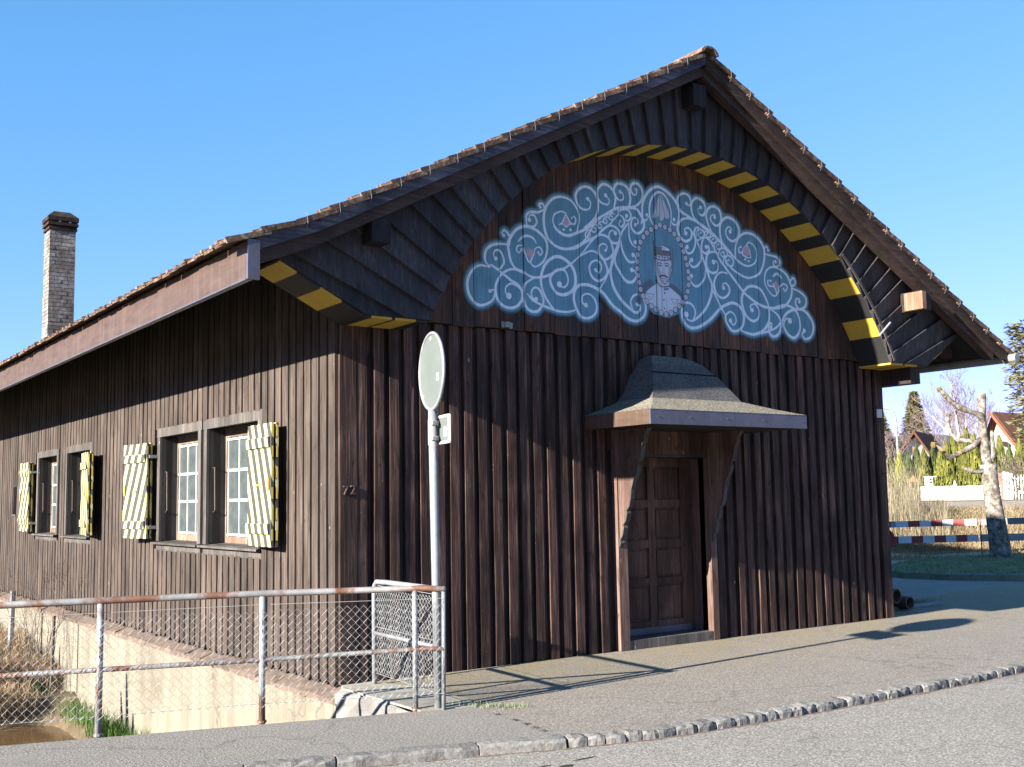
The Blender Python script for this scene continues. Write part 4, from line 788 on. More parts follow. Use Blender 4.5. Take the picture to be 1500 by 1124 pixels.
# ---------- small fittings on the front
def text_obj(s_,size,loc,rot,mat,depth=.003,parent=None,name='house_number'):
    cu=bpy.data.curves.new(name,'FONT'); cu.body=s_; cu.size=size; cu.extrude=depth; cu.align_x='CENTER'; cu.align_y='CENTER'; cu.resolution_u=3
    o=bpy.data.objects.new(name,cu); col.objects.link(o); dg=bpy.context.evaluated_depsgraph_get(); me=bpy.data.meshes.new_from_object(o.evaluated_get(dg)); bpy.data.objects.remove(o)
    me.materials.clear(); me.materials.append(mat); q=link(name,me,parent,loc=loc,rot=rot); return q
M['carved']=simple('weathered_carved_numeral',(.09,.06,.05),(.17,.125,.105),20,.8,.2,.3)
text_obj('7',.115,(.055,-.022,1.695),(PI/2,0,0),M['carved'],.006,front); text_obj('2',.115,(.125,-.022,1.700),(PI/2,0,0),M['carved'],.006,front)
text_obj('72',.11,(7.79,-.022,1.83),(PI/2,0,0),M['carved'],.005,front)
rbox('number_plate',M['white'],front,7.70,7.80,-.03,-.018,2.565,2.675)
m=MB(); pr=[]
for k in range(9):
    a=PI*k/8; pr.append((1.83-.026*math.cos(a)*1.3,-.045-.035*math.sin(a)))
br=[(1.765,-.044),(1.795,-.044)]+pr+[(1.865,-.044),(1.895,-.044),(1.895,-.038),(1.765,-.038)]
m=MB(); m.box(1.765,1.80,-.046,-.04,3.30,3.36).box(1.855,1.90,-.046,-.04,3.295,3.355)
for k in range(8): m.hexa([(pr[k][0],pr[k][1],3.30),(pr[k+1][0],pr[k+1][1],3.30),(pr[k+1][0],pr[k+1][1]+.005,3.30),(pr[k][0],pr[k][1]+.005,3.30),(pr[k][0],pr[k][1],3.357),(pr[k+1][0],pr[k+1][1],3.357),(pr[k+1][0],pr[k+1][1]+.005,3.357),(pr[k][0],pr[k][1]+.005,3.357)])
put(m,'cable_bracket',M['galv'],gable)
# ============================================================ GROUND AND SITE
U=Vector((.839,.545,0)).normalized(); V=Vector((U.y,-U.x,0))
def bgp(d,v,z): return Vector((CAM.x,CAM.y,0))+U*d+V*v+Vector((0,0,z))
def edgeY(x): return -1.54-.2845*(x-.062)
def sm(a,b,t): t=max(0,min(1,(t-a)/(b-a))); return t*t*(3-2*t)
def bankz(y): return -1.75+.50*sm(7.7,8.6,y)+.42*sm(8.6,11,y)+.25*sm(11,16,y)
def H(x,y):
    d=(x-CAM.x)*U.x+(y-CAM.y)*U.y; z=-.16
    if x>6: z+=1.06*sm(28.9,36.5,d)+.36*sm(40,48,d)+min(.012*max(0,d-52),8)
    e=edgeY(x)
    if x<.3 and y>e+.1:
        c=bankz(y)
        c+=(.42*sm(-.75,-.25,x))*(1-sm(7.5,9,y))
        c+=(1.6)*sm(-3.6,-6.5,x)*1.0
        c=min(c,-.16); k=sm(.3,.0,x) if x>0 else 1
        k2=sm(e+.1,e+.5,y); z=z*(1-k*k2)+c*k*k2
        if x<=0: z+=.04*math.sin(x*7+y*3)*math.sin(y*5-x*2)
    return z
def lin(a,b,n): return [a+(b-a)*i/n for i in range(n)]
xs=[-2500,-1200,-500,-200,-90,-50,-30,-20,-14,-11]+lin(-9,.4,42)+lin(.4,8,8)+lin(8,70,40)+[70,80,95,120,170,260,420,700,1200,2500]
ysg=[-2500,-800,-250,-80,-40,-25,-15,-10]+lin(-8,-3,4)+lin(-3,18,80)+lin(18,50,28)+[50,60,75,100,150,250,420,700,1200,2500]
m=MB(); m.v=[(x,y,H(x,y)) for y in ysg for x in xs]; nx=len(xs)
m.f=[(j*nx+i,j*nx+i+1,(j+1)*nx+i+1,(j+1)*nx+i) for j in range(len(ysg)-1) for i in range(nx-1)]
o=m.build('ground',M['ground'],None,'structure',smooth=True,fix=False)
def sheet(name,poly,z0,z1,mat,kind='structure',parent=None):
    m=MB(); n=len(poly)
    m.v=[(p[0],p[1],z0) for p in poly]+[(p[0],p[1],z1) for p in poly]
    m.f=[tuple(range(n,2*n)),tuple(reversed(range(n)))]+[(i,(i+1)%n,n+(i+1)%n,n+i) for i in range(n)]
    return m.build(name,mat,parent,kind)
sheet('creek_bed_mud',[(-9,-4),(-.2,-4),(-.2,9),(-9,9)],-1.95,-1.9,M['soil'])
sheet('water',[(-9,-2.5),(-.12,-2.5),(-.12,9.2),(-9,9.2)],-1.85,-1.5,M['water'])
# soil skin over the bank
m=MB(); bx=lin(-6,-.11,40)+[-.11]; by=lin(-1,24,90)
m.v=[(x,y,(H(x,y)+.012 if y>edgeY(x)+.6 else -1.72)) for y in by for x in bx]; nb_=len(bx); m.f=[(j*nb_+i,j*nb_+i+1,(j+1)*nb_+i+1,(j+1)*nb_+i) for j in range(len(by)-1) for i in range(nb_-1)]
m.build('creek_bank',M['soil'],None,'structure',smooth=True,fix=False)
KR=[(.20,-2.985),(.45,-3.06),(.83,-3.16),(1.2,-3.2),(1.7,-3.228),(2.43,-3.25),(3.26,-3.26),(4.2,-3.265),(5.3,-3.235),(6.5,-3.17),(8,-3.03),(10,-2.75),(13,-2.2),(17,-1.3),(24,.6)]
KL=[(.19,-2.975),(-.37,-2.79),(-.8,-2.655),(-1.31,-2.51),(-1.9,-2.345),(-3,-2.03),(-5,-1.46),(-8,-.6),(-14,1.1)]
sheet('road',[(-60,-45),(60,-45),(60,14),(24,.65),(17,-1.25),(13,-2.15),(10,-2.7),(8,-2.98),(6.5,-3.12),(5.3,-3.18),(3,-3.2),(1.2,-3.15),(.2,-2.93),(-.8,-2.6),(-3,-1.98),(-14,1.15),(-60,14.2)],-.3,-.060,M['road'])
sheet('bridge_pavement',[(.36,-1.625)]+[(.335,-1.70),(.305,-2.1),(.21,-2.73),(.19,-2.9)]+[(x,y+.02) for x,y in KL[1:]]+[(-14,2.46),(-.06,-1.505),(.2,-1.58)],-.42,0,M['bridge'])
pav=[(.335,-1.705),(.375,-1.63),(.50,-1.35),(.46,-.5),(.30,-.04),(.30,.03),(7.86,.03),(7.95,.25),(8.7,.62),(9.8,1.15),(11.4,1.52),(13,1.72),(16,2.0),(24,5),(24,.72)]+[(x,y+.03) for x,y in reversed(KR[:-1])]+[(.21,-2.9),(.215,-2.73),(.31,-2.1)]
sheet('pavement',pav,-.30,-.004,M['pavement'])
sheet('yard_asphalt',[(7.86,.3),(8.5,.6),(9.8,1.2),(11.4,1.56),(13,1.76),(24,2.6),(30,9),(16.5,13),(11.5,12),(7.86,26)],-.3,-.05,M['backroad'])
sheet('corner_slab',[(-.06,-1.50),(.19,-1.575),(.37,-1.62),(.49,-1.35),(.45,-.5),(.29,-.045),(.0,-.045),(-.06,-.2)],-.4,.006,M['concrete'])
# kerbs
def frames(pts,lens,r):
    L=[0]
    for a,b in zip(pts,pts[1:]): L.append(L[-1]+math.hypot(b[0]-a[0],b[1]-a[1]))
    def at(s_):
        for i in range(len(L)-1):
            if s_<=L[i+1]: f=(s_-L[i])/(L[i+1]-L[i]); return (pts[i][0]+(pts[i+1][0]-pts[i][0])*f,pts[i][1]+(pts[i+1][1]-pts[i][1])*f)
        return pts[-1]
    s_=0; out=[]
    while s_<L[-1]-.3:
        l=r.uniform(*lens) if s_<9 or lens[1]>.3 else .16
        a=at(s_); b=at(s_+l); out.append((a,b)); s_+=l
        if len(out)>150: break
    return out
def rough_block(l,w,h,seed,rough=.008,nx_=3):
    r=random.Random(seed); m=MB(); q=lambda:r.uniform(-rough,rough)
    X=[0]+[l*i/nx_ for i in range(1,nx_)]+[l]; prof=[(0,0),(0,h*.80),(w*.09,h),(w*.6,h*1.03),(w,h),(w,0)]
    for i,x in enumerate(X):
        e=.007 if i in (0,nx_) else 0
        for (y,z) in prof: m.v.append((x+q()*.6,y+q()+(e if y<w*.5 else -e),z+q()-(e*.9 if z>h*.5 else 0)))
    k=len(prof)
    for i in range(nx_):
        for j in range(k): a=i*k+j; b=i*k+(j+1)%k; m.f.append((a,b,b+k,a+k))
    m.f.append(tuple(range(k-1,-1,-1))); m.f.append(tuple(nx_*k+j for j in range(k)))
    return m
strip=[(x,y+.005) for x,y in KR]; strip2=[(x,y+.16) for x,y in KR]
sheet('kerb_bed',strip+list(reversed(strip2)),-.3,-.055,M['concrete'])
kb=bpy.data.objects['kerb_bed']
cob=[rough_block(1,.125,.095,i,.0045,4).mesh('cobble',M['granite']) for i in range(7)]
for i,(a,b) in enumerate(frames(KR,(.125,.19),random.Random(4))):
    ang=math.atan2(b[1]-a[1],b[0]-a[0]); l=math.hypot(b[0]-a[0],b[1]-a[1])
    link('cobble',cob[i%7],kb,loc=(a[0],a[1]-.012+R.uniform(-.006,.006),-.094+R.uniform(-.005,.004)),rot=(R.uniform(-.05,.05),R.uniform(-.03,.03),ang+R.uniform(-.05,.05)),scale=(l-.009,1,1))
kl=sheet('kerb',[(x,y+.02) for x,y in KL]+[(x,y+.12) for x,y in reversed(KL)],-.3,-.03,M['concrete'])
for i,(a,b) in enumerate(frames(KL,(.5,.95),random.Random(8))):
    ang=math.atan2(b[1]-a[1],b[0]-a[0]); l=math.hypot(b[0]-a[0],b[1]-a[1])
    me=rough_block(l-.012,.13,.125,50+i,.007,8).mesh('kerbstone',M['granite'])
    # the road side lies to the right of the run towards -x, so turn the block round
    link('kerbstone',me,kl,loc=(b[0],b[1]-.03,-.115),rot=(0,0,ang+PI))
def dirt_strip(pts,off0,seed):
    r=random.Random(seed); A=[];B=[]
    for (x0,y0),(x1,y1) in zip(pts,pts[1:]):
        n=max(2,int(math.hypot(x1-x0,y1-y0)/.07)); L=math.hypot(x1-x0,y1-y0); nx_,ny_=(y1-y0)/L,-(x1-x0)/L
        if ny_>0: nx_,ny_=-nx_,-ny_
        for i in range(n): t=i/n; x,y=x0+(x1-x0)*t,y0+(y1-y0)*t; A.append((x-nx_*.02,y-ny_*.02)); w_=off0+r.uniform(.0,.05)*r.random(); B.append((x+nx_*w_,y+ny_*w_))
    m=MB(); n=len(A); m.v=[(*p,-.056) for p in A]+[(*p,-.0585) for p in B]; m.f=[(i,i+1,n+i+1,n+i) for i in range(n-1)]; return m
M['grit']=simple('reddish_gutter_grit',(.11,.075,.055),(.27,.20,.155),45,.95,.1,.8,.006)
dirt_strip([(x,y-.005) for x,y in KR[:10]],.018,1).build('gutter_dirt',M['grit'],None,'structure',fix=False)
dirt_strip([(x,y-.01) for x,y in KL[:7]],.022,2).build('gutter_dirt',M['grit'],None,'structure',fix=False)
# tar marks and joint weeds
def blot(cx_,cy_,rx,ry,seed,z,n=18):
    r=random.Random(seed); return [(cx_+rx*math.cos(2*PI*i/n)*r.uniform(.5,1.1),cy_+ry*math.sin(2*PI*i/n)*r.uniform(.5,1.1)) for i in range(n)]
M['tar']=simple('dark_tar',(.03,.03,.032),(.07,.07,.07),20,.6,.3,.2)
road=bpy.data.objects['road']
for i,(x,y,a,b_) in enumerate(((-.12,-3.38,.06,.03),(.10,-3.30,.10,.018),(-.25,-3.30,.07,.015))):
    sheet('tar_patch',blot(x,y,a,b_,i,0),-.062,-.057,M['tar'],None,road)
# retaining wall with sloping ledge
rw=empty('retaining_wall','long cream rendered retaining wall under the timber side of the hall','wall',(-.13,8,-2))
put(MB().box(-.13,.0,-.22,YB,-2.0,-.085),'wall_face',M['plaster'],rw)
m=MB(); r=random.Random(5); yy_=-.23; 
while yy_<YB:
    l=r.uniform(.35,.8); q=lambda:r.uniform(-.012,.012); m.hexa([(-.155+q(),yy_,-.13+q()*.5),(.05,yy_,-.13),(.05,yy_+l,-.13),(-.155+q(),yy_+l,-.13+q()*.5),(-.15+q(),yy_,-.085+q()),(.05,yy_,-.008),(.05,yy_+l,-.008),(-.15+q(),yy_+l,-.085+q())]); yy_+=l
put(m,'ledge',M['ledge'],rw)
wing=MB(); r=random.Random(6)
N1=12
for i in range(N1+1):
    for j,z in enumerate((-.9,-.5,-.25,-.12,-.03,.0)):
        y=-.22-(1.27)*i/N1; wing.v.append((-.13+.09*i/N1+r.uniform(-.025,.02)+(.03 if j==5 else 0),y,z))
for i in range(N1):
    for j in range(5): a=i*6+j; wing.f.append((a,a+1,a+7,a+6))
n0=len(wing.v); wing.box(-.06,.1,-1.49,-.23,-.9,-.01)
put(wing,'rubble_wing',M['whitestone'],rw)
# ------------------------------------------------------------ railing
rail=empty('pipe_railing','rusty pipe railing with chain-link mesh along the edge of the bridge','railing',(-1.17,-1.10,0))
fp=lambda x: (x,-1.10-.2915*(x+1.17))
pts=[(-4.5,),( -3.35,),(-2.255,),(-1.172,),(-.058,)]
put(MB().tube([(*fp(-6.0),.925),(*fp(-2.3),.93),(*fp(-1.17),.93),(*fp(.02),.918),(.118,-1.588,.912)],.0245,12),'top_rail',M['rail'],rail,smooth=True)
put(MB().tube([(*fp(-6.0),.455),(*fp(-1.17),.448),(*fp(.02),.455),(.105,-1.58,.458)],.019,10),'middle_rail',M['rail'],rail,smooth=True)
for x in (-5.6,-4.5,-3.35,-2.255,-1.172,-.058):
    o_=put(MB().tube([(*fp(x),-.05),(*fp(x),.91)],.0245 if x<-.1 else .021,12),'post',M['post' if x<-.1 else 'galv'],rail,smooth=True)
    put(MB().tube([(*fp(x),-.004),(*fp(x),.012)],.034,10),'post_foot',M['rail'],rail)
put(MB().tube([(.105,-1.57,-.05),(.11,-1.578,.90)],.0165,10),'corner_post',M['galv'],rail,smooth=True)
def chain(p,q,z0,z1,cell=.031,rad=.0019):
    m=MB(); P0=Vector((*p,0)); D=Vector((*q,0))-P0; L=D.length; D.normalize(); Nn=Vector((-D.y,D.x,0)); n=int(L/cell); h=cell*1.02
    k=int((z1-z0)/h)
    for i in range(n):
        pl=[]
        for j in range(k+1):
            s_=(i+((i+j)%2))*cell+(.002 if (i+j)%2 else -.002)
            z=z0+j*h+.006*math.sin(s_*6)+.003*math.sin(s_*17+j*.4)
            pl.append(P0+D*min(max(s_,0),L)+Nn*(.004*(1 if (i+j)%2 else -1)+.008*math.sin(s_*4+j*.1))+Vector((0,0,z)))
        m.tube(pl,rad,3,False)
    return m
put(chain(fp(-6.0),(.10,-1.60),.125,.845),'chain_link_mesh',M['wire'],rail,kind='stuff',fix=False)
for z in (.128,.845): put(MB().tube([(*fp(-6.0),z),(*fp(-3),z-.005),(*fp(-1.17),z+.004),(.1,-1.60,z)],.0018,4),'line_wire',M['wire'],rail)
sr=empty('return_railing','short galvanised pipe railing panel turning back towards the hall corner','railing',(.25,-.175,0))
put(MB().tube([(.255,-.175,-.02),(.255,-.175,.80),(.253,-.19,.86),(.245,-.24,.893),(.22,-.45,.90),(.13,-1.45,.905)],.022,12),'bent_pipe',M['galv'],sr,smooth=True)
put(MB().tube([(.25,-.18,.447),(.115,-1.55,.458)],.017,10),'middle_rail',M['galv'],sr,smooth=True)
put(chain((.262,-.18),(.125,-1.56),.10,.86,.027),'chain_link_mesh',M['wire'],sr,kind='stuff',fix=False)
for z in (.10,.5,.86): put(MB().tube([(.262,-.18,z),(.125,-1.56,z)],.0018,4),'line_wire',M['wire'],sr)
# ------------------------------------------------------------ road sign seen from behind
sg=empty('road_sign','round grey-backed road sign on a galvanised pole at the corner of the railing','road sign',(.10,-1.505,0))
nrm=Vector((.974,-.225,0)); tan_=Vector((.225,.974,0))
base=Vector((.10,-1.505,0)); top=Vector((.08,-1.487,2.315))
put(MB().tube([base+Vector((0,0,-.05)),top],.034,16),'pole',M['galv'],sg,smooth=True)
dc=Vector((.078,-1.485,2.62))
def disc(c,rad,th,n=48):
    m=MB(); A=[c+(tan_*math.cos(2*PI*k/n)+Vector((0,0,math.sin(2*PI*k/n))))*rad for k in range(n)]
    m.v=[tuple(p-nrm*th/2) for p in A]+[tuple(p+nrm*th/2) for p in A]; m.f=[tuple(range(n)),tuple(reversed(range(n,2*n)))]+[(k,n+k,n+(k+1)%n,(k+1)%n) for k in range(n)]; return m
dd=put(disc(dc,.298,.006),'disc',M['signback'],sg)
m=MB(); n=56; rr_=.305
m.tube([dc+(tan_*math.cos(2*PI*k/n)+Vector((0,0,math.sin(2*PI*k/n))))*rr_ for k in range(n+1)],.0135,8,False); o_=put(m,'rim',M['galv'],dd,smooth=True)
def onface(du,z,w,h,c,name,mat,par,off=.006):
    m=MB(); c0=c+tan_*du+Vector((0,0,z)); a=tan_*w/2; b=Vector((0,0,h/2)); q=[c0-a-b,c0+a-b,c0+a+b,c0-a+b]
    m.hexa([tuple(p-nrm*off) for p in q]+[tuple(p-nrm*(off-.003)) for p in q]); put(m,name,mat,par)
onface(-.16,-.06,.045,.06,dc,'sticker',M['label'],dd); onface(.0,.262,.05,.035,dc,'clip',M['galv'],dd); onface(.20,-.19,.04,.03,dc,'clip',M['galv'],dd)
pc=Vector((.085,-1.492,2.15))+nrm*.05
w_,h_=.50,.205
def bar(p,q,r_): return MB().tube([p,q],r_,6)
m=MB(); a=tan_*w_/2; b=Vector((0,0,h_/2)); q=[pc-a-b,pc+a-b,pc+a+b,pc-a+b]; m.hexa([tuple(p-nrm*.002) for p in q]+[tuple(p+nrm*.002) for p in q]); pl=put(m,'plate',M['signback'],sg)
for i in range(4): put(bar(q[i],q[(i+1)%4],.012),'plate_frame',M['white'],pl)
onface(-.15,-.02,.06,.07,pc,'sticker',M['label'],pl)
for z in (2.085,2.205):
    put(MB().tube([(.088,-1.494,z-.018),(.088,-1.494,z+.018)],.042,14),'clamp',M['galv'],sg)
    c0=Vector((.088,-1.494,z))-tan_*.05-nrm*.02; put(MB().box(c0.x-.012,c0.x+.012,c0.y-.015,c0.y+.015,z-.014,z+.014),'clamp_bolt',M['galv'],sg)
# ------------------------------------------------------------ grass and reeds
def blades(name,P,hmin,hmax,wid,lean,mat,droop=.3,seed=1,wind=(0,0),label=None,cat=None):
    rs=np.random.RandomState(seed); P=np.asarray(P,float); n=len(P)
    h=rs.uniform(hmin,hmax,n); a=rs.uniform(0,2*PI,n); l=rs.uniform(.2,1,n)*lean; d=np.stack([np.cos(a)*l+wind[0],np.sin(a)*l+wind[1]],1)
    b=rs.uniform(0,2*PI,n); w_=np.stack([np.cos(b),np.sin(b)],1)*wid/2*rs.uniform(.6,1.4,(n,1))
    v=np.zeros((n,5,3)); v[:,0,:2]=P[:,:2]-w_; v[:,1,:2]=P[:,:2]+w_; v[:,0,2]=v[:,1,2]=P[:,2]-.01
    mid=P[:,:2]+d*h[:,None]*.35; v[:,2,:2]=mid-w_*.8; v[:,3,:2]=mid+w_*.8; v[:,2,2]=v[:,3,2]=P[:,2]+h*.6
    v[:,4,:2]=P[:,:2]+d*h[:,None]*1.0; v[:,4,2]=P[:,2]+h*(1-droop*rs.uniform(.2,1,n))
    idx=np.arange(n)[:,None]*5; f=[]
    q=(idx+np.array([0,1,3,2])).tolist(); t=(idx+np.array([2,3,4])).tolist()
    me=bpy.data.meshes.new(name); me.from_pydata(v.reshape(-1,3).tolist(),[],q+t); me.materials.append(mat); me.update()
    o=link(name,me,None,'stuff'); 
    if label: tag(o,label,cat)
    return o
rs=np.random.RandomState(11)
def scat(n,x0,x1,y0,y1,f=None,zf=H):
    out=[]
    while len(out)<n:
        x,y=rs.uniform(x0,x1),rs.uniform(y0,y1)
        if f is None or f(x,y): out.append((x,y,zf(x,y)))
    return out
cl=[(rs.uniform(-3.6,-.3),rs.uniform(8.3,12.5),rs.uniform(.15,.4)) for _ in range(60)]
P=[]
for (cx_,cy_,r_) in cl:
    for _ in range(230): x=cx_+rs.normal(0,r_*.6); y=cy_+rs.normal(0,r_*.6); P.append((min(x,-.16),y,H(min(x,-.16),y)))
blades('dry_grass',P,.25,.62,.007,1.0,M['hay'],.75,2,(-.1,-.35),'long drooping dry grass hanging over the creek water','dry grass')
blades('grass',scat(7000,-3.4,-.2,9.0,15),.12,.34,.008,.5,M['green'],.3,3,label='green grass growing through the dry tufts on the creek bank',cat='grass')
blades('grass_tuft',[(min(-.15,-.33+rs.normal(0,.1)),y,-1.34) for y in np.concatenate([rs.normal(5.9,.25,420),rs.normal(4.9,.12,160),rs.normal(7.3,.5,300)])],.14,.36,.008,.5,M['green'],.35,4,label='bright green grass tufts at the foot of the cream wall',cat='grass')
blades('bank_stubble',scat(5000,-3.6,-.15,8.5,18),.08,.3,.006,.9,M['tan'],.5,5,label='pale dry stubble covering the bank by the wall',cat='dry grass')
blades('verge_grass',[(.42+rs.normal(0,.07)+.1*t,-1.63-.12*t+rs.normal(0,.025),0) for t in rs.uniform(-1.3,2.2,260)],.012,.045,.004,.9,M['lawn'],.5,6,label='mossy weeds in the joint by the railing corner',cat='weeds')
blades('joint_weed',[(x+rs.normal(0,.012),y+rs.normal(0,.012),-.003) for (x,y) in ((.31,-2.0),(.30,-2.25),(.27,-2.42),(.245,-2.56),(.22,-2.68)) for _ in range(34)],.006,.022,.004,1.2,M['tar'],.5,7,label='dark moss tufts along the pavement joint',cat='moss')
# bare shrub against the cream wall and two rough posts
def tree_mesh(m,base,h,seed,levels=4,spread=.5,r0=.05,split=3,lean=(0,0),upw=.6,minr=.003,sides=(6,5,4,3,3,3)):
    r=random.Random(seed)
    def grow(p,d,L,rad,lv):
        n=3 if lv<2 else 2; pts=[p]; rads=[rad]; q=p.copy(); dd=d.copy()
        for i in range(n):
            dd=(dd+Vector((r.uniform(-1,1),r.uniform(-1,1),r.uniform(-.5,.9)))*.16*(1+lv*.4)).normalized(); q=q+dd*L/n; pts.append(q.copy()); rads.append(rad*(1-.38*(i+1)/n))
        m.tube(pts,rads,sides[min(lv,5)],lv<2)
        if lv>=levels: return
        for k in range(split+(r.random()<.4)):
            f=r.uniform(.35,1) if k else 1.0; idx=max(1,min(n,int(round(f*n)))); s0=pts[idx]
            ax=Vector((r.uniform(-1,1),r.uniform(-1,1),r.uniform(-.2,1)*upw+.1)).normalized()
            nd=(dd*(1-spread)+ax*spread*1.2).normalized(); grow(s0,nd,L*r.uniform(.55,.8),max(minr,rads[idx]*.68),lv+1)
    grow(Vector(base),Vector((lean[0],lean[1],1)).normalized(),h,r0,0)
    return m
def thing_mesh(m,name,mat,label,cat,base,group=None,kind=None,smooth=False):
    t=empty(name,label,cat,base,group); return t
def plant(name,label,cat,base,parts,group=None):
    t=empty(name,label,cat,base,group)
    for pn,mb,mat in parts: put(mb,pn,mat,t,fix=False)
    return t
m=MB()
for i in range(9): tree_mesh(m,(-.55+R.uniform(-.2,.2),8.9+R.uniform(-.3,.3),-.95),.75,20+i,3,.28,.008,2,(R.uniform(-.3,.3),R.uniform(-.3,.3)),1.0,.0022)
plant('bare_shrub','thin reddish leafless shrub growing against the cream wall','shrub',(-.55,8.9,-.95),[('stems',m,M['iron'])])
for (x,y,z0,z1,l) in ((-.62,10.6,-.8,.25,'dark weathered post standing by the far end of the cream wall'),(-.50,8.3,-1.0,.02,'thin brown stake standing before the cream wall, nearer the railing')):
    tag(MB().tube([(0,0,0),(.02,.01,z1-z0)],.045 if y>10 else .025,7).build('wooden_post',M['greyrail'] if y>10 else M['iron']),l,'post').location=(x,y,z0)
# hazel-like stools outside the frame to the left, whose stems shade the wall
for i,(x,y,z,h) in enumerate(((-3.3,5.25,-1.2,1.75),(-3.6,9.3,-.8,1.55))):
    m=MB()
    for k in range(5):
        a=R.uniform(-.16,.16); m.tube([(x+R.uniform(-.1,.1),y+(k-2)*.18,z),(x,y+(k-2)*.22+a*.5,z+h*.5),(x,y+(k-2)*.27+a,z+h*R.uniform(.6,1.05))],[.10,.085,.025],6)
    plant('willow_stool',('cut willow stool on the bank beside the pool of creek water','cut willow stool further up the bank')[i],'tree stump',(x,y,z),[('stems',m,M['twig'])])
# ------------------------------------------------------------ yard side: pipes, island, barrier, tree
def pipe(p,q,r_,label):
    m=MB(); p=Vector(p); q=Vector(q); d=(q-p).normalized(); u=d.cross(Vector((0,0,1))).normalized(); v_=u.cross(d); n=20
    for (c,ra) in ((p,r_),(q,r_),(q,r_*.84),(p,r_*.84)):
        for k in range(n): a=2*PI*k/n; m.v.append(tuple(c+(u*math.cos(a)+v_*math.sin(a))*ra))
    for s_ in range(4):
        for k in range(n): a=s_*n+k; b=s_*n+(k+1)%n; c=((s_+1)%4)*n+(k+1)%n; d_=((s_+1)%4)*n+k; m.f.append((a,b,c,d_))
    o=m.build('clay_pipe',M['pipe'],None,smooth=False); tag(o,label,'pipe','pipes lying beside the hall')
pipe((8.50,.40,.20),(8.50,3.2,.20),.10,'brown drain pipe lying on top of the others by the hall corner')
pipe((8.70,.34,.10),(8.78,3.0,.08),.09,'brown drain pipe on the ground, rightmost of the stack by the hall')
pipe((8.33,.45,.05),(8.30,3.1,.05),.09,'brown drain pipe on the ground nearest the hall wall')
tag(MB().box(8.5,9.7,.50,.58,-.0,.035).build('loose_plank',M['bluewood']),'pale blue-grey plank lying on the pavement edge by the pipes','plank')
tag(MB().tube([(0,0,0),(.9,.25,.02)],.02,6).build('loose_pole',M['bluewood']),'thin grey pole lying beside the pale plank','pole').location=(8.7,.72,.0)
blades('weed_patch',[(8.5+rs.normal(0,.25),.55+rs.normal(0,.05),-.01) for _ in range(500)]+[(9.5+rs.normal(0,.35),.95+rs.normal(0,.05),-.01) for _ in range(350)],.02,.10,.006,.8,M['lawn'],.4,8,label='low green weeds round the pipes and plank',cat='weeds')
ISL=[(14.3,4.9),(14.0,4.2),(14.15,3.3),(14.6,2.5),(15.6,1.4),(18,.8),(22,2.4),(22.3,4.4),(20.7,6.0),(18.4,6.75),(16.4,6.1)]
sheet('grass_island',ISL,-.2,.05,M['lawnbase'])
isl=bpy.data.objects['grass_island']
IK=ISL[-1:]+ISL[:6]
for i,(a,b) in enumerate(frames(ISL[:6],(.22,.4),random.Random(9))[:30]):
    ang=math.atan2(b[1]-a[1],b[0]-a[0]); l=math.hypot(b[0]-a[0],b[1]-a[1])
    link('kerbstone',cob[i%7],isl,loc=(a[0],a[1],-.06),rot=(0,0,ang),scale=(l,1.1,1.35))
def inpoly(x,y,P):
    c=False
    for (xa,ya),(xb,yb) in zip(P,P[1:]+P[:1]):
        if (ya>y)!=(yb>y) and x<(xb-xa)*(y-ya)/(yb-ya)+xa: c=not c
    return c
blades('island_grass',scat(16000,14,23,.8,7.3,lambda x,y:inpoly(x,y,ISL),lambda x,y:.05),.02,.08,.012,.7,M['lawn'],.4,9,label='short green grass on the kerbed island round the tree',cat='grass')
def leafscat(n,d0,d1,v0,v1): 
    out=[]
    for _ in range(n): d=rs.uniform(d0,d1); v=rs.uniform(v0,v1); p=bgp(d,v,0); out.append((p.x,p.y,H(p.x,p.y)))
    return out
blades('meadow_grass',leafscat(24000,31.0,37.5,-2.6,4.5),.10,.38,.014,.8,M['tan'],.45,10,label='dry straw-coloured grass on the slope behind the barrier',cat='dry grass')
blades('meadow_green',leafscat(6000,33.5,37.5,-1.6,1.0),.05,.16,.014,.6,M['lawn'],.4,12,label='green grass patch below the far road',cat='grass')
blades('reeds',leafscat(1000,31,37,-2.5,-.95),.9,2.3,.010,.22,M['reed'],.15,13,label='tall dry reeds standing beside the hall corner',cat='reeds')
blades('low_reeds',leafscat(900,31,36.5,-1.2,-.2),.4,1.1,.010,.35,M['reed'],.2,14,label='shorter dry reeds thinning out towards the white wall',cat='reeds')
# leaf litter strip
sheet('far_road',[tuple(bgp(d,v,0)[:2]) for d,v in ((37.4,-30),(45.5,-30),(45.5,60),(37.4,60))],.55,.56,M['backroad']) if False else None
m=MB(); D_=[37.6,39,41,43,45]; V_=lin(-40,60,20)
for d in D_:
    for v in V_: p=bgp(d,v,0); m.v.append((p.x,p.y,max(H(p.x,p.y),.88 if d<38 else 0)+.05))
nv=len(V_); m.f=[(i*nv+j,i*nv+j+1,(i+1)*nv+j+1,(i+1)*nv+j) for i in range(len(D_)-1) for j in range(nv-1)]
m.build('far_road',M['farroad'],None,'structure',fix=False)
m=MB(); D_=[26.6,27.6,28.6,29.6,30.6]; V_=lin(-6,14,30)
for d in D_:
    for v in V_: p=bgp(d+.25*math.sin(v*2.1),v,0); m.v.append((p.x,p.y,max(H(p.x,p.y)+.05,-.035)))
nv=len(V_); m.f=[(i*nv+j,i*nv+j+1,(i+1)*nv+j+1,(i+1)*nv+j) for i in range(len(D_)-1) for j in range(nv-1)]
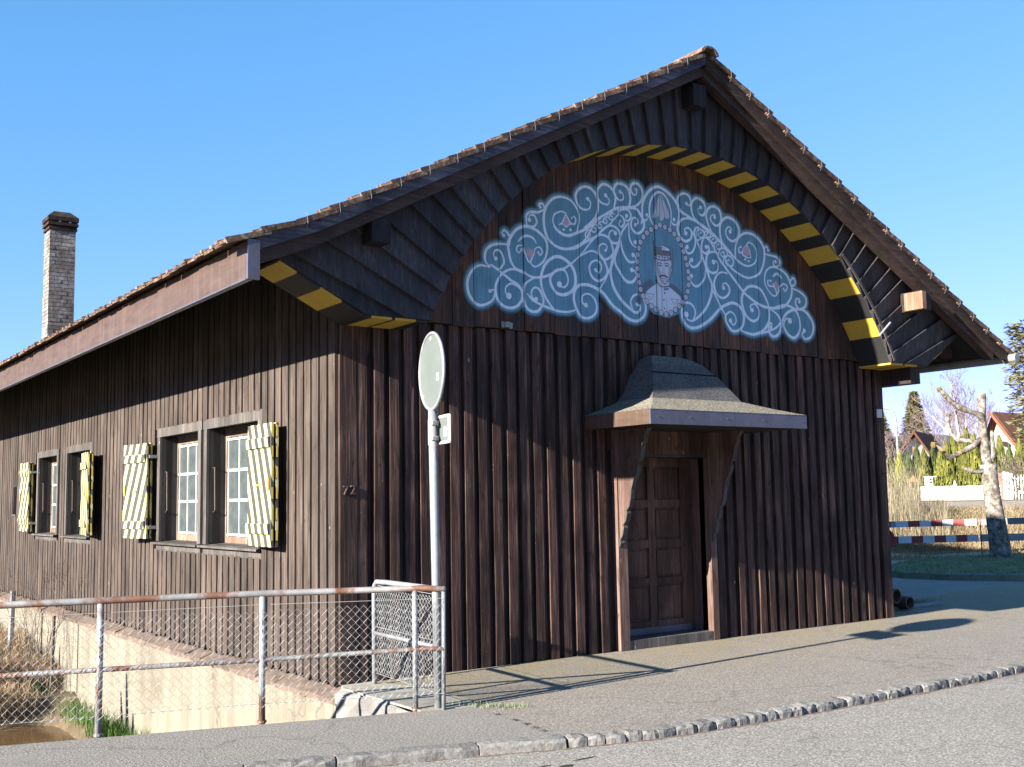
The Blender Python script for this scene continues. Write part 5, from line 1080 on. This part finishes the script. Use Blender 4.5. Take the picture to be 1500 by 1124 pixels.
blades('leaf_litter',[(x,y,max(H(x,y)+.05,-.035)) for x,y,_ in leafscat(5000,28.2,31.4,-2.2,4)],.02,.10,.02,1.6,M['tan'],.8,15,label='fallen leaves and cut stalks strewn along the barrier',cat='leaf litter')
m.build('gravel_strip',M['sandy'],None,'structure',fix=False)
# barrier rails
bar_=empty('road_barrier','low wooden barrier with two red and white boards and plain grey ends behind the tree','barrier',tuple(bgp(29,0,0)))
for zc,h in ((.80,.15),(.42,.17)):
    def pt(v,zo,dd=0): 
        d=29-.0*v; return bgp(d+dd,v,zc+.022*(v+1.5)+zo)
    segs=[(-2.4,-1.53,'red'),(-1.53,-1.42,'greyrail'),(-1.42,-1.13,'bluewhite'),(-1.13,-.86,'red'),(-.86,-.60,'bluewhite'),(-.60,-.34,'red'),(-.34,-.10,'bluewhite'),(-.10,.16,'red'),(.16,.42,'bluewhite')]
    if zc<.6: segs=[(-2.4,-1.60,'bluewhite'),(-1.60,-1.37,'red'),(-1.37,-1.07,'bluewhite'),(-1.07,-.80,'red'),(-.80,-.54,'bluewhite'),(-.54,-.28,'red'),(-.28,-.05,'bluewhite'),(-.05,.20,'red'),(.20,.45,'bluewhite')]
    for a,b,mt in segs:
        m=MB(); m.hexa([tuple(pt(a,-h/2)),tuple(pt(b,-h/2)),tuple(pt(b,-h/2,.04)),tuple(pt(a,-h/2,.04)),tuple(pt(a,h/2)),tuple(pt(b,h/2)),tuple(pt(b,h/2,.04)),tuple(pt(a,h/2,.04))]); put(m,'barrier_board',M[mt],bar_)
    m=MB(); a,b=.48,6.0; m.hexa([tuple(pt(a,-h/2)),tuple(pt(b,-h/2)),tuple(pt(b,-h/2,.05)),tuple(pt(a,-h/2,.05)),tuple(pt(a,h/2)),tuple(pt(b,h/2)),tuple(pt(b,h/2,.05)),tuple(pt(a,h/2,.05))]); put(m,'grey_rail',M['greyrail'],bar_)
for v in (-2.2,.88,3.0,5.6): p=bgp(29.08,v,0); put(MB().box(p.x-.05,p.x+.05,p.y-.05,p.y+.05,-.2,.95+.022*v),'post',M['greyrail'],bar_)
p=bgp(28.6,.50,0); tag(MB().tube([(0,0,-.1),(0,0,.98)],.014,6).build('marker_stake',M['red']),'thin reddish marker stake in front of the barrier','stake').location=p
rd=empty('round_sign','small round dark red sign half hidden by the hall corner','sign',tuple(bgp(20,-1.19,0)))
put(MB().tube([tuple(bgp(20.03,-1.19,-.1)),tuple(bgp(20.03,-1.19,.7))],.02,6),'post',M['greyrail'],rd)
m=MB(); c=bgp(20,-1.19,.80); n=24; A=[c+(V*math.cos(2*PI*k/n)+Vector((0,0,1))*math.sin(2*PI*k/n))*.19 for k in range(n)]; B_=[q+U*.02 for q in A]
m.v=[tuple(q) for q in A+B_]; m.f=[tuple(range(n)),tuple(reversed(range(n,2*n)))]+[(k,n+k,n+(k+1)%n,(k+1)%n) for k in range(n)]; put(m,'disc',M['red'],rd)
# pollarded tree
def vz(l,d=28,dd=0): return [tuple(bgp(d+dd*i,v,z)) for i,(v,z) in enumerate(l)]
tr=empty('pollarded_tree','leaning pollarded tree with knobbly stubs and pale spotted bark on the grass island','tree',tuple(bgp(28,.89,0)))
put(MB().tube(vz([(.9,-.1),(.89,.05),(.85,.63),(.79,1.26),(.75,1.89),(.73,2.2)]),[.31,.25,.22,.195,.18,.19],16),'trunk',M['bark'],tr,smooth=True)
put(MB().tube(vz([(.74,2.1),(.70,2.36),(.67,2.84),(.66,3.32),(.68,3.78),(.68,3.86)]),[.14,.11,.098,.092,.105,.095],14),'leader',M['bark'],tr,smooth=True)
for l,r0,kn,dd in (([(.69,3.08),(.63,3.35),(.47,3.41),(.26,3.5),(.04,3.64),(-.1,3.81),(-.23,3.96)],.065,.10,-.08),([(.74,2.6),(.54,2.69),(.36,2.77),(.14,2.78),(-.03,2.95),(-.09,3.19),(-.06,3.43)],.06,.08,.1),([(.66,2.84),(.43,2.62),(.12,2.46),(-.11,2.36),(-.25,2.55),(-.4,2.66)],.06,.11,-.12),([(.76,2.05),(.62,2.05),(.39,2.02),(.21,2.14)],.055,.07,-.1),([(.78,2.2),(.86,2.45),(.85,2.75),(.84,2.95)],.07,.07,.05)):
    b=put(MB().tube(vz(l,28,dd),[r0*(1-.3*i/(len(l)-1))*(1+.25*(i%2)) for i in range(len(l))],8),'limb',M['bark'],tr,smooth=True)
    for i in (len(l)-1,len(l)-2,2):
        c=bgp(28+dd*i,*l[i]); m=MB(); n=8; rr=random.Random(i*7+len(l)); k=kn*(1 if i>2 else .75)
        for a in range(1,5):
            for q in range(n): t=PI*a/5; ph=2*PI*q/n; s_=k*.72*rr.uniform(.6,1.35); m.v.append((c.x+s_*math.sin(t)*math.cos(ph),c.y+s_*math.sin(t)*math.sin(ph),c.z+s_*math.cos(t)))
        for a in range(3):
            for q in range(n): m.f.append((a*n+q,(a+1)*n+q,(a+1)*n+(q+1)%n,a*n+(q+1)%n))
        m.f.append(tuple(reversed(range(n)))); m.f.append(tuple(range(3*n,4*n))); put(m,'knob',M['moss'],b)
# ------------------------------------------------------------ beyond the far road
def bgbox(d0,d1,v0,v1,z0,z1):
    P=[bgp(d,v,0) for d,v in ((d0,v0),(d0,v1),(d1,v1),(d1,v0))]; return MB().hexa([(p.x,p.y,z0) for p in P]+[(p.x,p.y,z1) for p in P]) or None
def bgb(*a): m=MB(); 
def BX(d0,d1,v0,v1,z0,z1):
    m=MB(); P=[bgp(d,v,0) for d,v in ((d0,v0),(d0,v1),(d1,v1),(d1,v0))]; m.hexa([(p.x,p.y,z0) for p in P]+[(p.x,p.y,z1) for p in P]); return m
gw=empty('garden_wall','low white garden wall along the far road','wall',tuple(bgp(47,0,1.2)))
for i in range(7): v=-1.30+i*.42; put(BX(47,47.2,v,v+.415,.9,1.79-.012*(i%2)),'wall_panel',M['housewhite'],gw)
put(MB().prism([(0,0),(1,0),(.5,1)],'y',0,1),'x',M['housewhite'],gw) if False else None
m=MB(); c=bgp(47.1,-.02,1.79); m.tube([c,c+Vector((0,0,.22))],[.09,.01],4); put(m,'spike_ornament',M['housewhite'],gw)
pb=empty('white_pier','square white garden pier with two small dark openings on the wall','pier',tuple(bgp(47.1,-1.0,1.79)))
put(BX(47,47.25,-1.12,-.82,1.79,2.16),'pier_block',M['housewhite'],pb)
for z in (1.9,2.03): put(BX(46.98,47.0,-.93,-.86,z,z+.08),'opening',M['dark'],pb)
put(BX(46.96,47.29,-1.15,-.68,2.16,2.19),'cap',M['housewhite'],pb)
bh=empty('garden_shrine','small cream gabled garden shrine with an arched top left of the white pier','ornament',tuple(bgp(47,-1.5,1.3)))
put(BX(46.9,47.2,-1.72,-1.36,1.1,1.98),'body',M['plaster'],bh)
m=MB(); A=[bgp(46.85,-1.78,1.97),bgp(46.85,-1.30,1.97),bgp(46.85,-1.54,2.25)]; B_=[q+U*.4 for q in A]; m.v=[tuple(q) for q in A+B_]; m.f=[(0,1,2),(5,4,3),(0,3,4,1),(1,4,5,2),(2,5,3,0)]; put(m,'roof',M['bargeboard'],bh)
put(BX(46.88,46.9,-1.60,-1.48,1.75,1.95),'niche',M['dark'],bh)
bp_=empty('brick_pier','red brick gate pier right of the pollarded tree','pier',tuple(bgp(47,1.6,1.3)))
for i in range(13): put(BX(47+.01*(i%2),47.25,1.49+.005*(i%2),1.71,1.1+i*.09,1.182+i*.09),'brick_course',M['brickpillar'],bp_)
gp=empty('gate_panel','white solid gate panel beside the red brick pier','gate',tuple(bgp(47,1.9,1.3)))
for i in range(3): put(BX(47,47.06,1.72+i*.12,1.835+i*.12,1.15,2.30-.03*i),'board',M['housewhite'],gp)
pf=empty('picket_fence','white picket fence at the right edge beyond the far road','fence',tuple(bgp(47,3,1.3)))
for i in range(26): put(BX(47,47.03,2.12+i*.11,2.17+i*.11,1.2,2.16+.03*math.sin(i)),'picket',M['housewhite'],pf)
for z in (1.45,2.0): put(BX(47.03,47.06,2.1,5.0,z,z+.06),'rail',M['housewhite'],pf)
# thuja hedge plants
def thuja_mesh(seed,mat):
    rr=random.Random(seed); m=MB(); 
    m.tube([(0,0,0),(0,0,.93)],[.14,.02],5)
    for i in range(900):
        t=rr.random()**.85; z=.03+.95*t; rad=.30*(1-t**1.8)**.75*rr.uniform(.72,1.06); a=rr.uniform(0,2*PI); x,y=rad*math.cos(a),rad*math.sin(a)
        h=rr.uniform(.05,.13); w_=rr.uniform(.012,.03); b=a+rr.uniform(-.9,.9)+PI/2; dx,dy=math.cos(b)*w_,math.sin(b)*w_; o_=rr.uniform(.0,.02)
        m.face([(x-dx,y-dy,z),(x+dx,y+dy,z),(x+dx*.3+o_*math.cos(a),y+dy*.3+o_*math.sin(a),z+h)])
    return m.mesh('foliage',mat)
thm=[thuja_mesh(i,M['thuja']) for i in range(4)]; thd=[thuja_mesh(10+i,M['ivy']) for i in range(2)]
hd=[(-3.0,3.2,0),(-2.6,3.05,1),(-2.2,3.25,0),(-1.85,3.2,1),(-1.5,3.45,1),(-1.2,3.3,0),(-.85,3.35,1),(-.55,3.2,0),(-.25,3.55,0),(.0,3.95,0),(.3,3.7,0),(.55,4.05,0),(.85,3.85,0),(1.15,3.6,0),(1.5,3.5,0),(1.85,3.75,0),(2.2,3.3,1),(2.6,3.5,0),(3.0,3.2,1),(3.5,3.4,0),(4.0,3.3,1)]
for i,(v,zt_,k) in enumerate(hd):
    p=bgp(51.5+R.uniform(-.3,.3),v,1.2); hh=zt_-1.2
    o_=link('thuja' if k==0 else 'hedge_shrub',(thm if k==0 else thd)[i%(4 if k==0 else 2)],None,loc=p,rot=(0,0,R.uniform(0,6)),scale=(R.uniform(1.0,1.25),R.uniform(1.0,1.25),hh*1.04))
    nth=sum(1 for q in hd[:i+1] if q[2]==k)
    W_=('first','second','third','fourth','fifth','sixth','seventh','eighth','ninth','tenth','eleventh','twelfth','thirteenth','fourteenth','fifteenth')[nth-1]
    tag(o_,(('yellow-green conical thuja, ' if k==0 else 'dark olive rounded shrub, ')+W_+' of its kind from the left in the garden hedge'),'thuja' if k==0 else 'shrub','thujas and shrubs of the garden hedge')
# street lamp
lp=empty('street_lamp','thin pale curved street lamp rising behind the left hedge','street lamp',tuple(bgp(60,-2.63,1.3)))
put(MB().tube([tuple(bgp(60,v,z)) for v,z in ((-2.63,1.2),(-2.64,3.2),(-2.65,5.1),(-2.68,5.45),(-2.78,5.72),(-2.95,5.86))],[.07,.06,.05,.045,.04,.035],8),'pole',M['galv'],lp,smooth=True)
put(MB().tube([tuple(bgp(60,v,z)) for v,z in ((-2.95,5.86),(-3.35,5.95))],[.05,.07],8),'lamp_head',M['galv'],lp)
# houses
def gabled(name,label,A,apex,Bp,dv,zbase,base,chim=None):
    """A,apex,Bp: (d,v,z) of left eave, apex, right eave of the gable; dv: depth vector (d,v)"""
    h=empty(name,label,'house',tuple(bgp(*base)))
    f=lambda q,k=0,dz=0: bgp(q[0]+dv[0]*k,q[1]+dv[1]*k,q[2]+dz)
    m=MB(); P=[bgp(A[0],A[1]+.12,zbase),bgp(Bp[0],Bp[1]-.1,zbase),bgp(Bp[0],Bp[1]-.1,Bp[2]-.03),f(apex,0,-.18),bgp(A[0],A[1]+.12,A[2]+.02)]; Q=[p_+ (bgp(dv[0],dv[1],0)-bgp(0,0,0)) for p_ in P]; n=5
    m.v=[tuple(q) for q in P+Q]; m.f=[tuple(range(n)),tuple(reversed(range(n,2*n)))]+[(k,n+k,n+(k+1)%n,(k+1)%n) for k in range(n)]; put(m,'wall',M['housewhite'],h)
    rf=None
    for s_,E_ in (('l',A),('r',Bp)):
        m=MB(); q=[f(E_,-.06,-.05),f(apex,-.06,0),f(apex,1.03,0),f(E_,1.03,-.05)]; m.hexa([tuple(p_) for p_ in q]+[tuple(p_+Vector((0,0,.14))) for p_ in q]); rf=put(m,'roof',M['roof_red'],h)
        m=MB(); a=f(E_,-.09,-.1); b=f(apex,-.09,-.06); m.hexa([tuple(a),tuple(b),tuple(b+U*.25),tuple(a+U*.25),tuple(a+Vector((0,0,.24))),tuple(b+Vector((0,0,.24))),tuple(b+U*.25+Vector((0,0,.24))),tuple(a+U*.25+Vector((0,0,.24)))]); put(m,'bargeboard',M['bargeboard'],h)
    return h
h1=gabled('garden_house','small white gabled house with brown tiled roof behind the left hedge',(75,-3.25,3.85),(76,-2.22,5.35),(77,-1.25,3.85),(6,.95),1.3,(76,-2.2,1.4))
put(BX(75.3,75.42,-2.42,-2.30,4.0,4.45),'window',M['bargeboard'],h1)
h2=gabled('gable_house','white gabled house with large brown roof at the right edge',(62,1.75,4.2),(62.4,2.27,5.48),(63,3.6,3.5),(7,4.5),1.3,(63,2.6,1.4))
m=MB(); c=bgp(61.6,2.1,4.28); n=12; m.v=[tuple(c+(V*math.cos(2*PI*k/n)+Vector((0,0,1))*math.sin(2*PI*k/n))*.15) for k in range(n)]; m.v+=[tuple(Vector(q)+U*.05) for q in m.v]; m.f=[tuple(range(n)),tuple(reversed(range(n,2*n)))]+[(k,n+k,n+(k+1)%n,(k+1)%n) for k in range(n)]
M['pink']=simple('pink_ornament',(.45,.22,.33),(.62,.36,.46),9); put(m,'gable_ornament',M['pink'],h2)
# birches and bare trees
def btree(name,label,d,v,zb_,h,seed,mat,levels=5,r0=.12,spread=.42,split=3,lean=(0,0),group=None,minr=.012,upw=.9):
    p=bgp(d,v,zb_); m=MB(); tree_mesh(m,(p.x,p.y,p.z),h,seed,levels,spread,r0,split,lean,upw,minr); return plant(name,label,'tree',tuple(p),[('branches',m,mat)],group)
bi=empty('birch','slender birch with three white stems behind the hedge','tree',tuple(bgp(62,.5,1.4)))
for i,l in enumerate(([(.6,1.4),(.47,2.97),(.32,4.39),(.22,5.47),(.18,6.54),(.12,7.26)],[(.56,1.4),(.58,3.15),(.68,4.38),(.70,5.8)],[(.35,1.4),(.21,2.98),(.02,4.4),(-.48,4.96),(-.95,5.52)])):
    put(MB().tube(vz(l,62),[.11-.09*k/(len(l)-1) for k in range(len(l))],7),'stem',M['birch'],bi,smooth=True)
m=MB()
for i in range(14):
    v,z=[(.2,5.4),(.15,6.5),(.3,4.4),(.7,5.6),(.7,4.4),(-.4,4.9),(.2,6.0)][i%7]; p=bgp(62,v,z); tree_mesh(m,p,.75,60+i,3,.45,.022,3,(R.uniform(-.8,.8),R.uniform(-.8,.8)),.9,.008)
put(m,'twigs',M['twigp'],bi,fix=False)
for i,(d,v,z,h,lab) in enumerate(((80,-.6,1.5,2.4,'bare purple-brown tree behind the birch, left of its stems'),(84,1.2,1.5,2.7,'tall bare tree behind the pollarded tree'),(78,2.5,1.5,2.3,'bare tree behind the white gable'),(90,-4.3,1.5,2.3,'bare tree at the hall corner, behind the lamp'),(88,.3,1.5,3.2,'tallest bare tree, its crown under the roof overhang'),(70,-3.4,1.5,1.6,'low bare tree left of the garden house'))):
    btree('bare_tree',lab,d,v,z,h,100+i,M['twigp' if i!=3 else 'twig'],5,.14,.45,3,group='bare trees beyond the garden')
btree('bare_bush','bare multi-stemmed bush by the picket fence',35.5,1.55,.95,.75,140,M['twig'],4,.03,.5,4,minr=.005)
btree('bare_bush','bare bush at the right edge before the picket fence',36.5,2.3,.98,.8,141,M['twig'],4,.03,.5,4,minr=.005)
def conifer(name,label,d,v,zb_,H_,rad,seed,mat,n=2600,gaps=.0,pine=False):
    rr=random.Random(seed); t=empty(name,label,'tree',tuple(bgp(d,v,zb_))); p=bgp(d,v,zb_)
    put(MB().tube([p,p+Vector((0,0,H_*.97))],[H_*.022,.03],7),'trunk',M['twig'],t)
    m=MB(); lv=int(H_*2.2)
    for i in range(n):
        tt=rr.random()**(.9 if not pine else .7); lev=int(tt*lv)/lv; 
        if pine: 
            a=rr.choice([0,1,2,3,4])*1.256+lev*9; a+=rr.gauss(0,.22); rf=rr.uniform(.35,1)*rad*(1-.45*abs(lev-.55))
        else: a=rr.uniform(0,2*PI); rf=rad*(1-lev)**.8*rr.uniform(.15,1.05)*(1-.3*((tt*lv)%1))
        z=H_*(.12+.86*(lev+((tt*lv)%1)/lv*.8))-rf*.25*(0 if pine else 1)+rr.gauss(0,.1)
        c=p+Vector((rf*math.cos(a),rf*math.sin(a),z)); s_=rr.uniform(.10,.26)
        b=rr.uniform(0,2*PI); e=Vector((math.cos(b),math.sin(b),rr.uniform(-.4,.5)))*s_; g=Vector((math.cos(a),math.sin(a),rr.uniform(-.6,.4)))*s_*1.2
        m.face([tuple(c-e*.5),tuple(c+e*.5),tuple(c+g)])
    put(m,'crown',mat,t,fix=False)
    if pine:
        m=MB()
        for k in range(16): a=k*1.256+int(k/16*lv)/lv*9; z=H_*(.35+.6*k/16); m.tube([p+Vector((0,0,z-.2)),p+Vector((rad*.8*math.cos(a),rad*.8*math.sin(a),z+.2))],[.06,.02],4)
        put(m,'limbs',M['twig'],t)
    return t
conifer('conifer','olive brown conifer rising behind the garden house',95,-2.75,1.6,8.2,2.3,1,M['conifer'],11000)
conifer('conifer','lower conifer at the left, beside the hall corner',92,-5.3,1.6,6.6,2.2,2,M['conifer'],7000)
conifer('pine','tall dark green pine at the right edge above the house roof',60,4.1,1.4,8.6,1.55,3,M['conifer'],5200,pine=True)
conifer('conifer','dark conifer behind the houses to the right, beyond the gable',100,6.0,1.6,7.0,2.2,5,M['conifer'],2500)
# wooded hills; the unseen part of the ring is added to dim low skylight
m=MB(); rr=random.Random(2); nn=220; a0_=math.atan2(U.y,U.x)
for k,(dr,f) in enumerate(((0,.0),(80,.35),(160,.7),(240,.93),(320,1.0),(440,.75))):
    for i in range(nn):
        a=2*PI*i/nn; off=(a-a0_+PI)%(2*PI)-PI; far=sm(.35,1.1,abs(off))
        R0=830-330*far; hgt=(50+30*sm(.12,-.28,off)*(1-far)+28*far)+9*math.sin(a*9)+5*math.sin(a*31+1)+3*math.sin(a*77)
        d=R0+dr*(1-.3*far)+18*math.sin(a*23+k); m.v.append((CAM.x+d*math.cos(a),CAM.y+d*math.sin(a),(4 if far<.5 else -2)+hgt*f+(rr.uniform(-1,1) if k>1 else 0)))
for k in range(5):
    for i in range(nn): a=k*nn+i; b=k*nn+(i+1)%nn; m.f.append((a,b,b+nn,a+nn))
m.build('hills',M['hill'],None,'structure',smooth=True,fix=False)
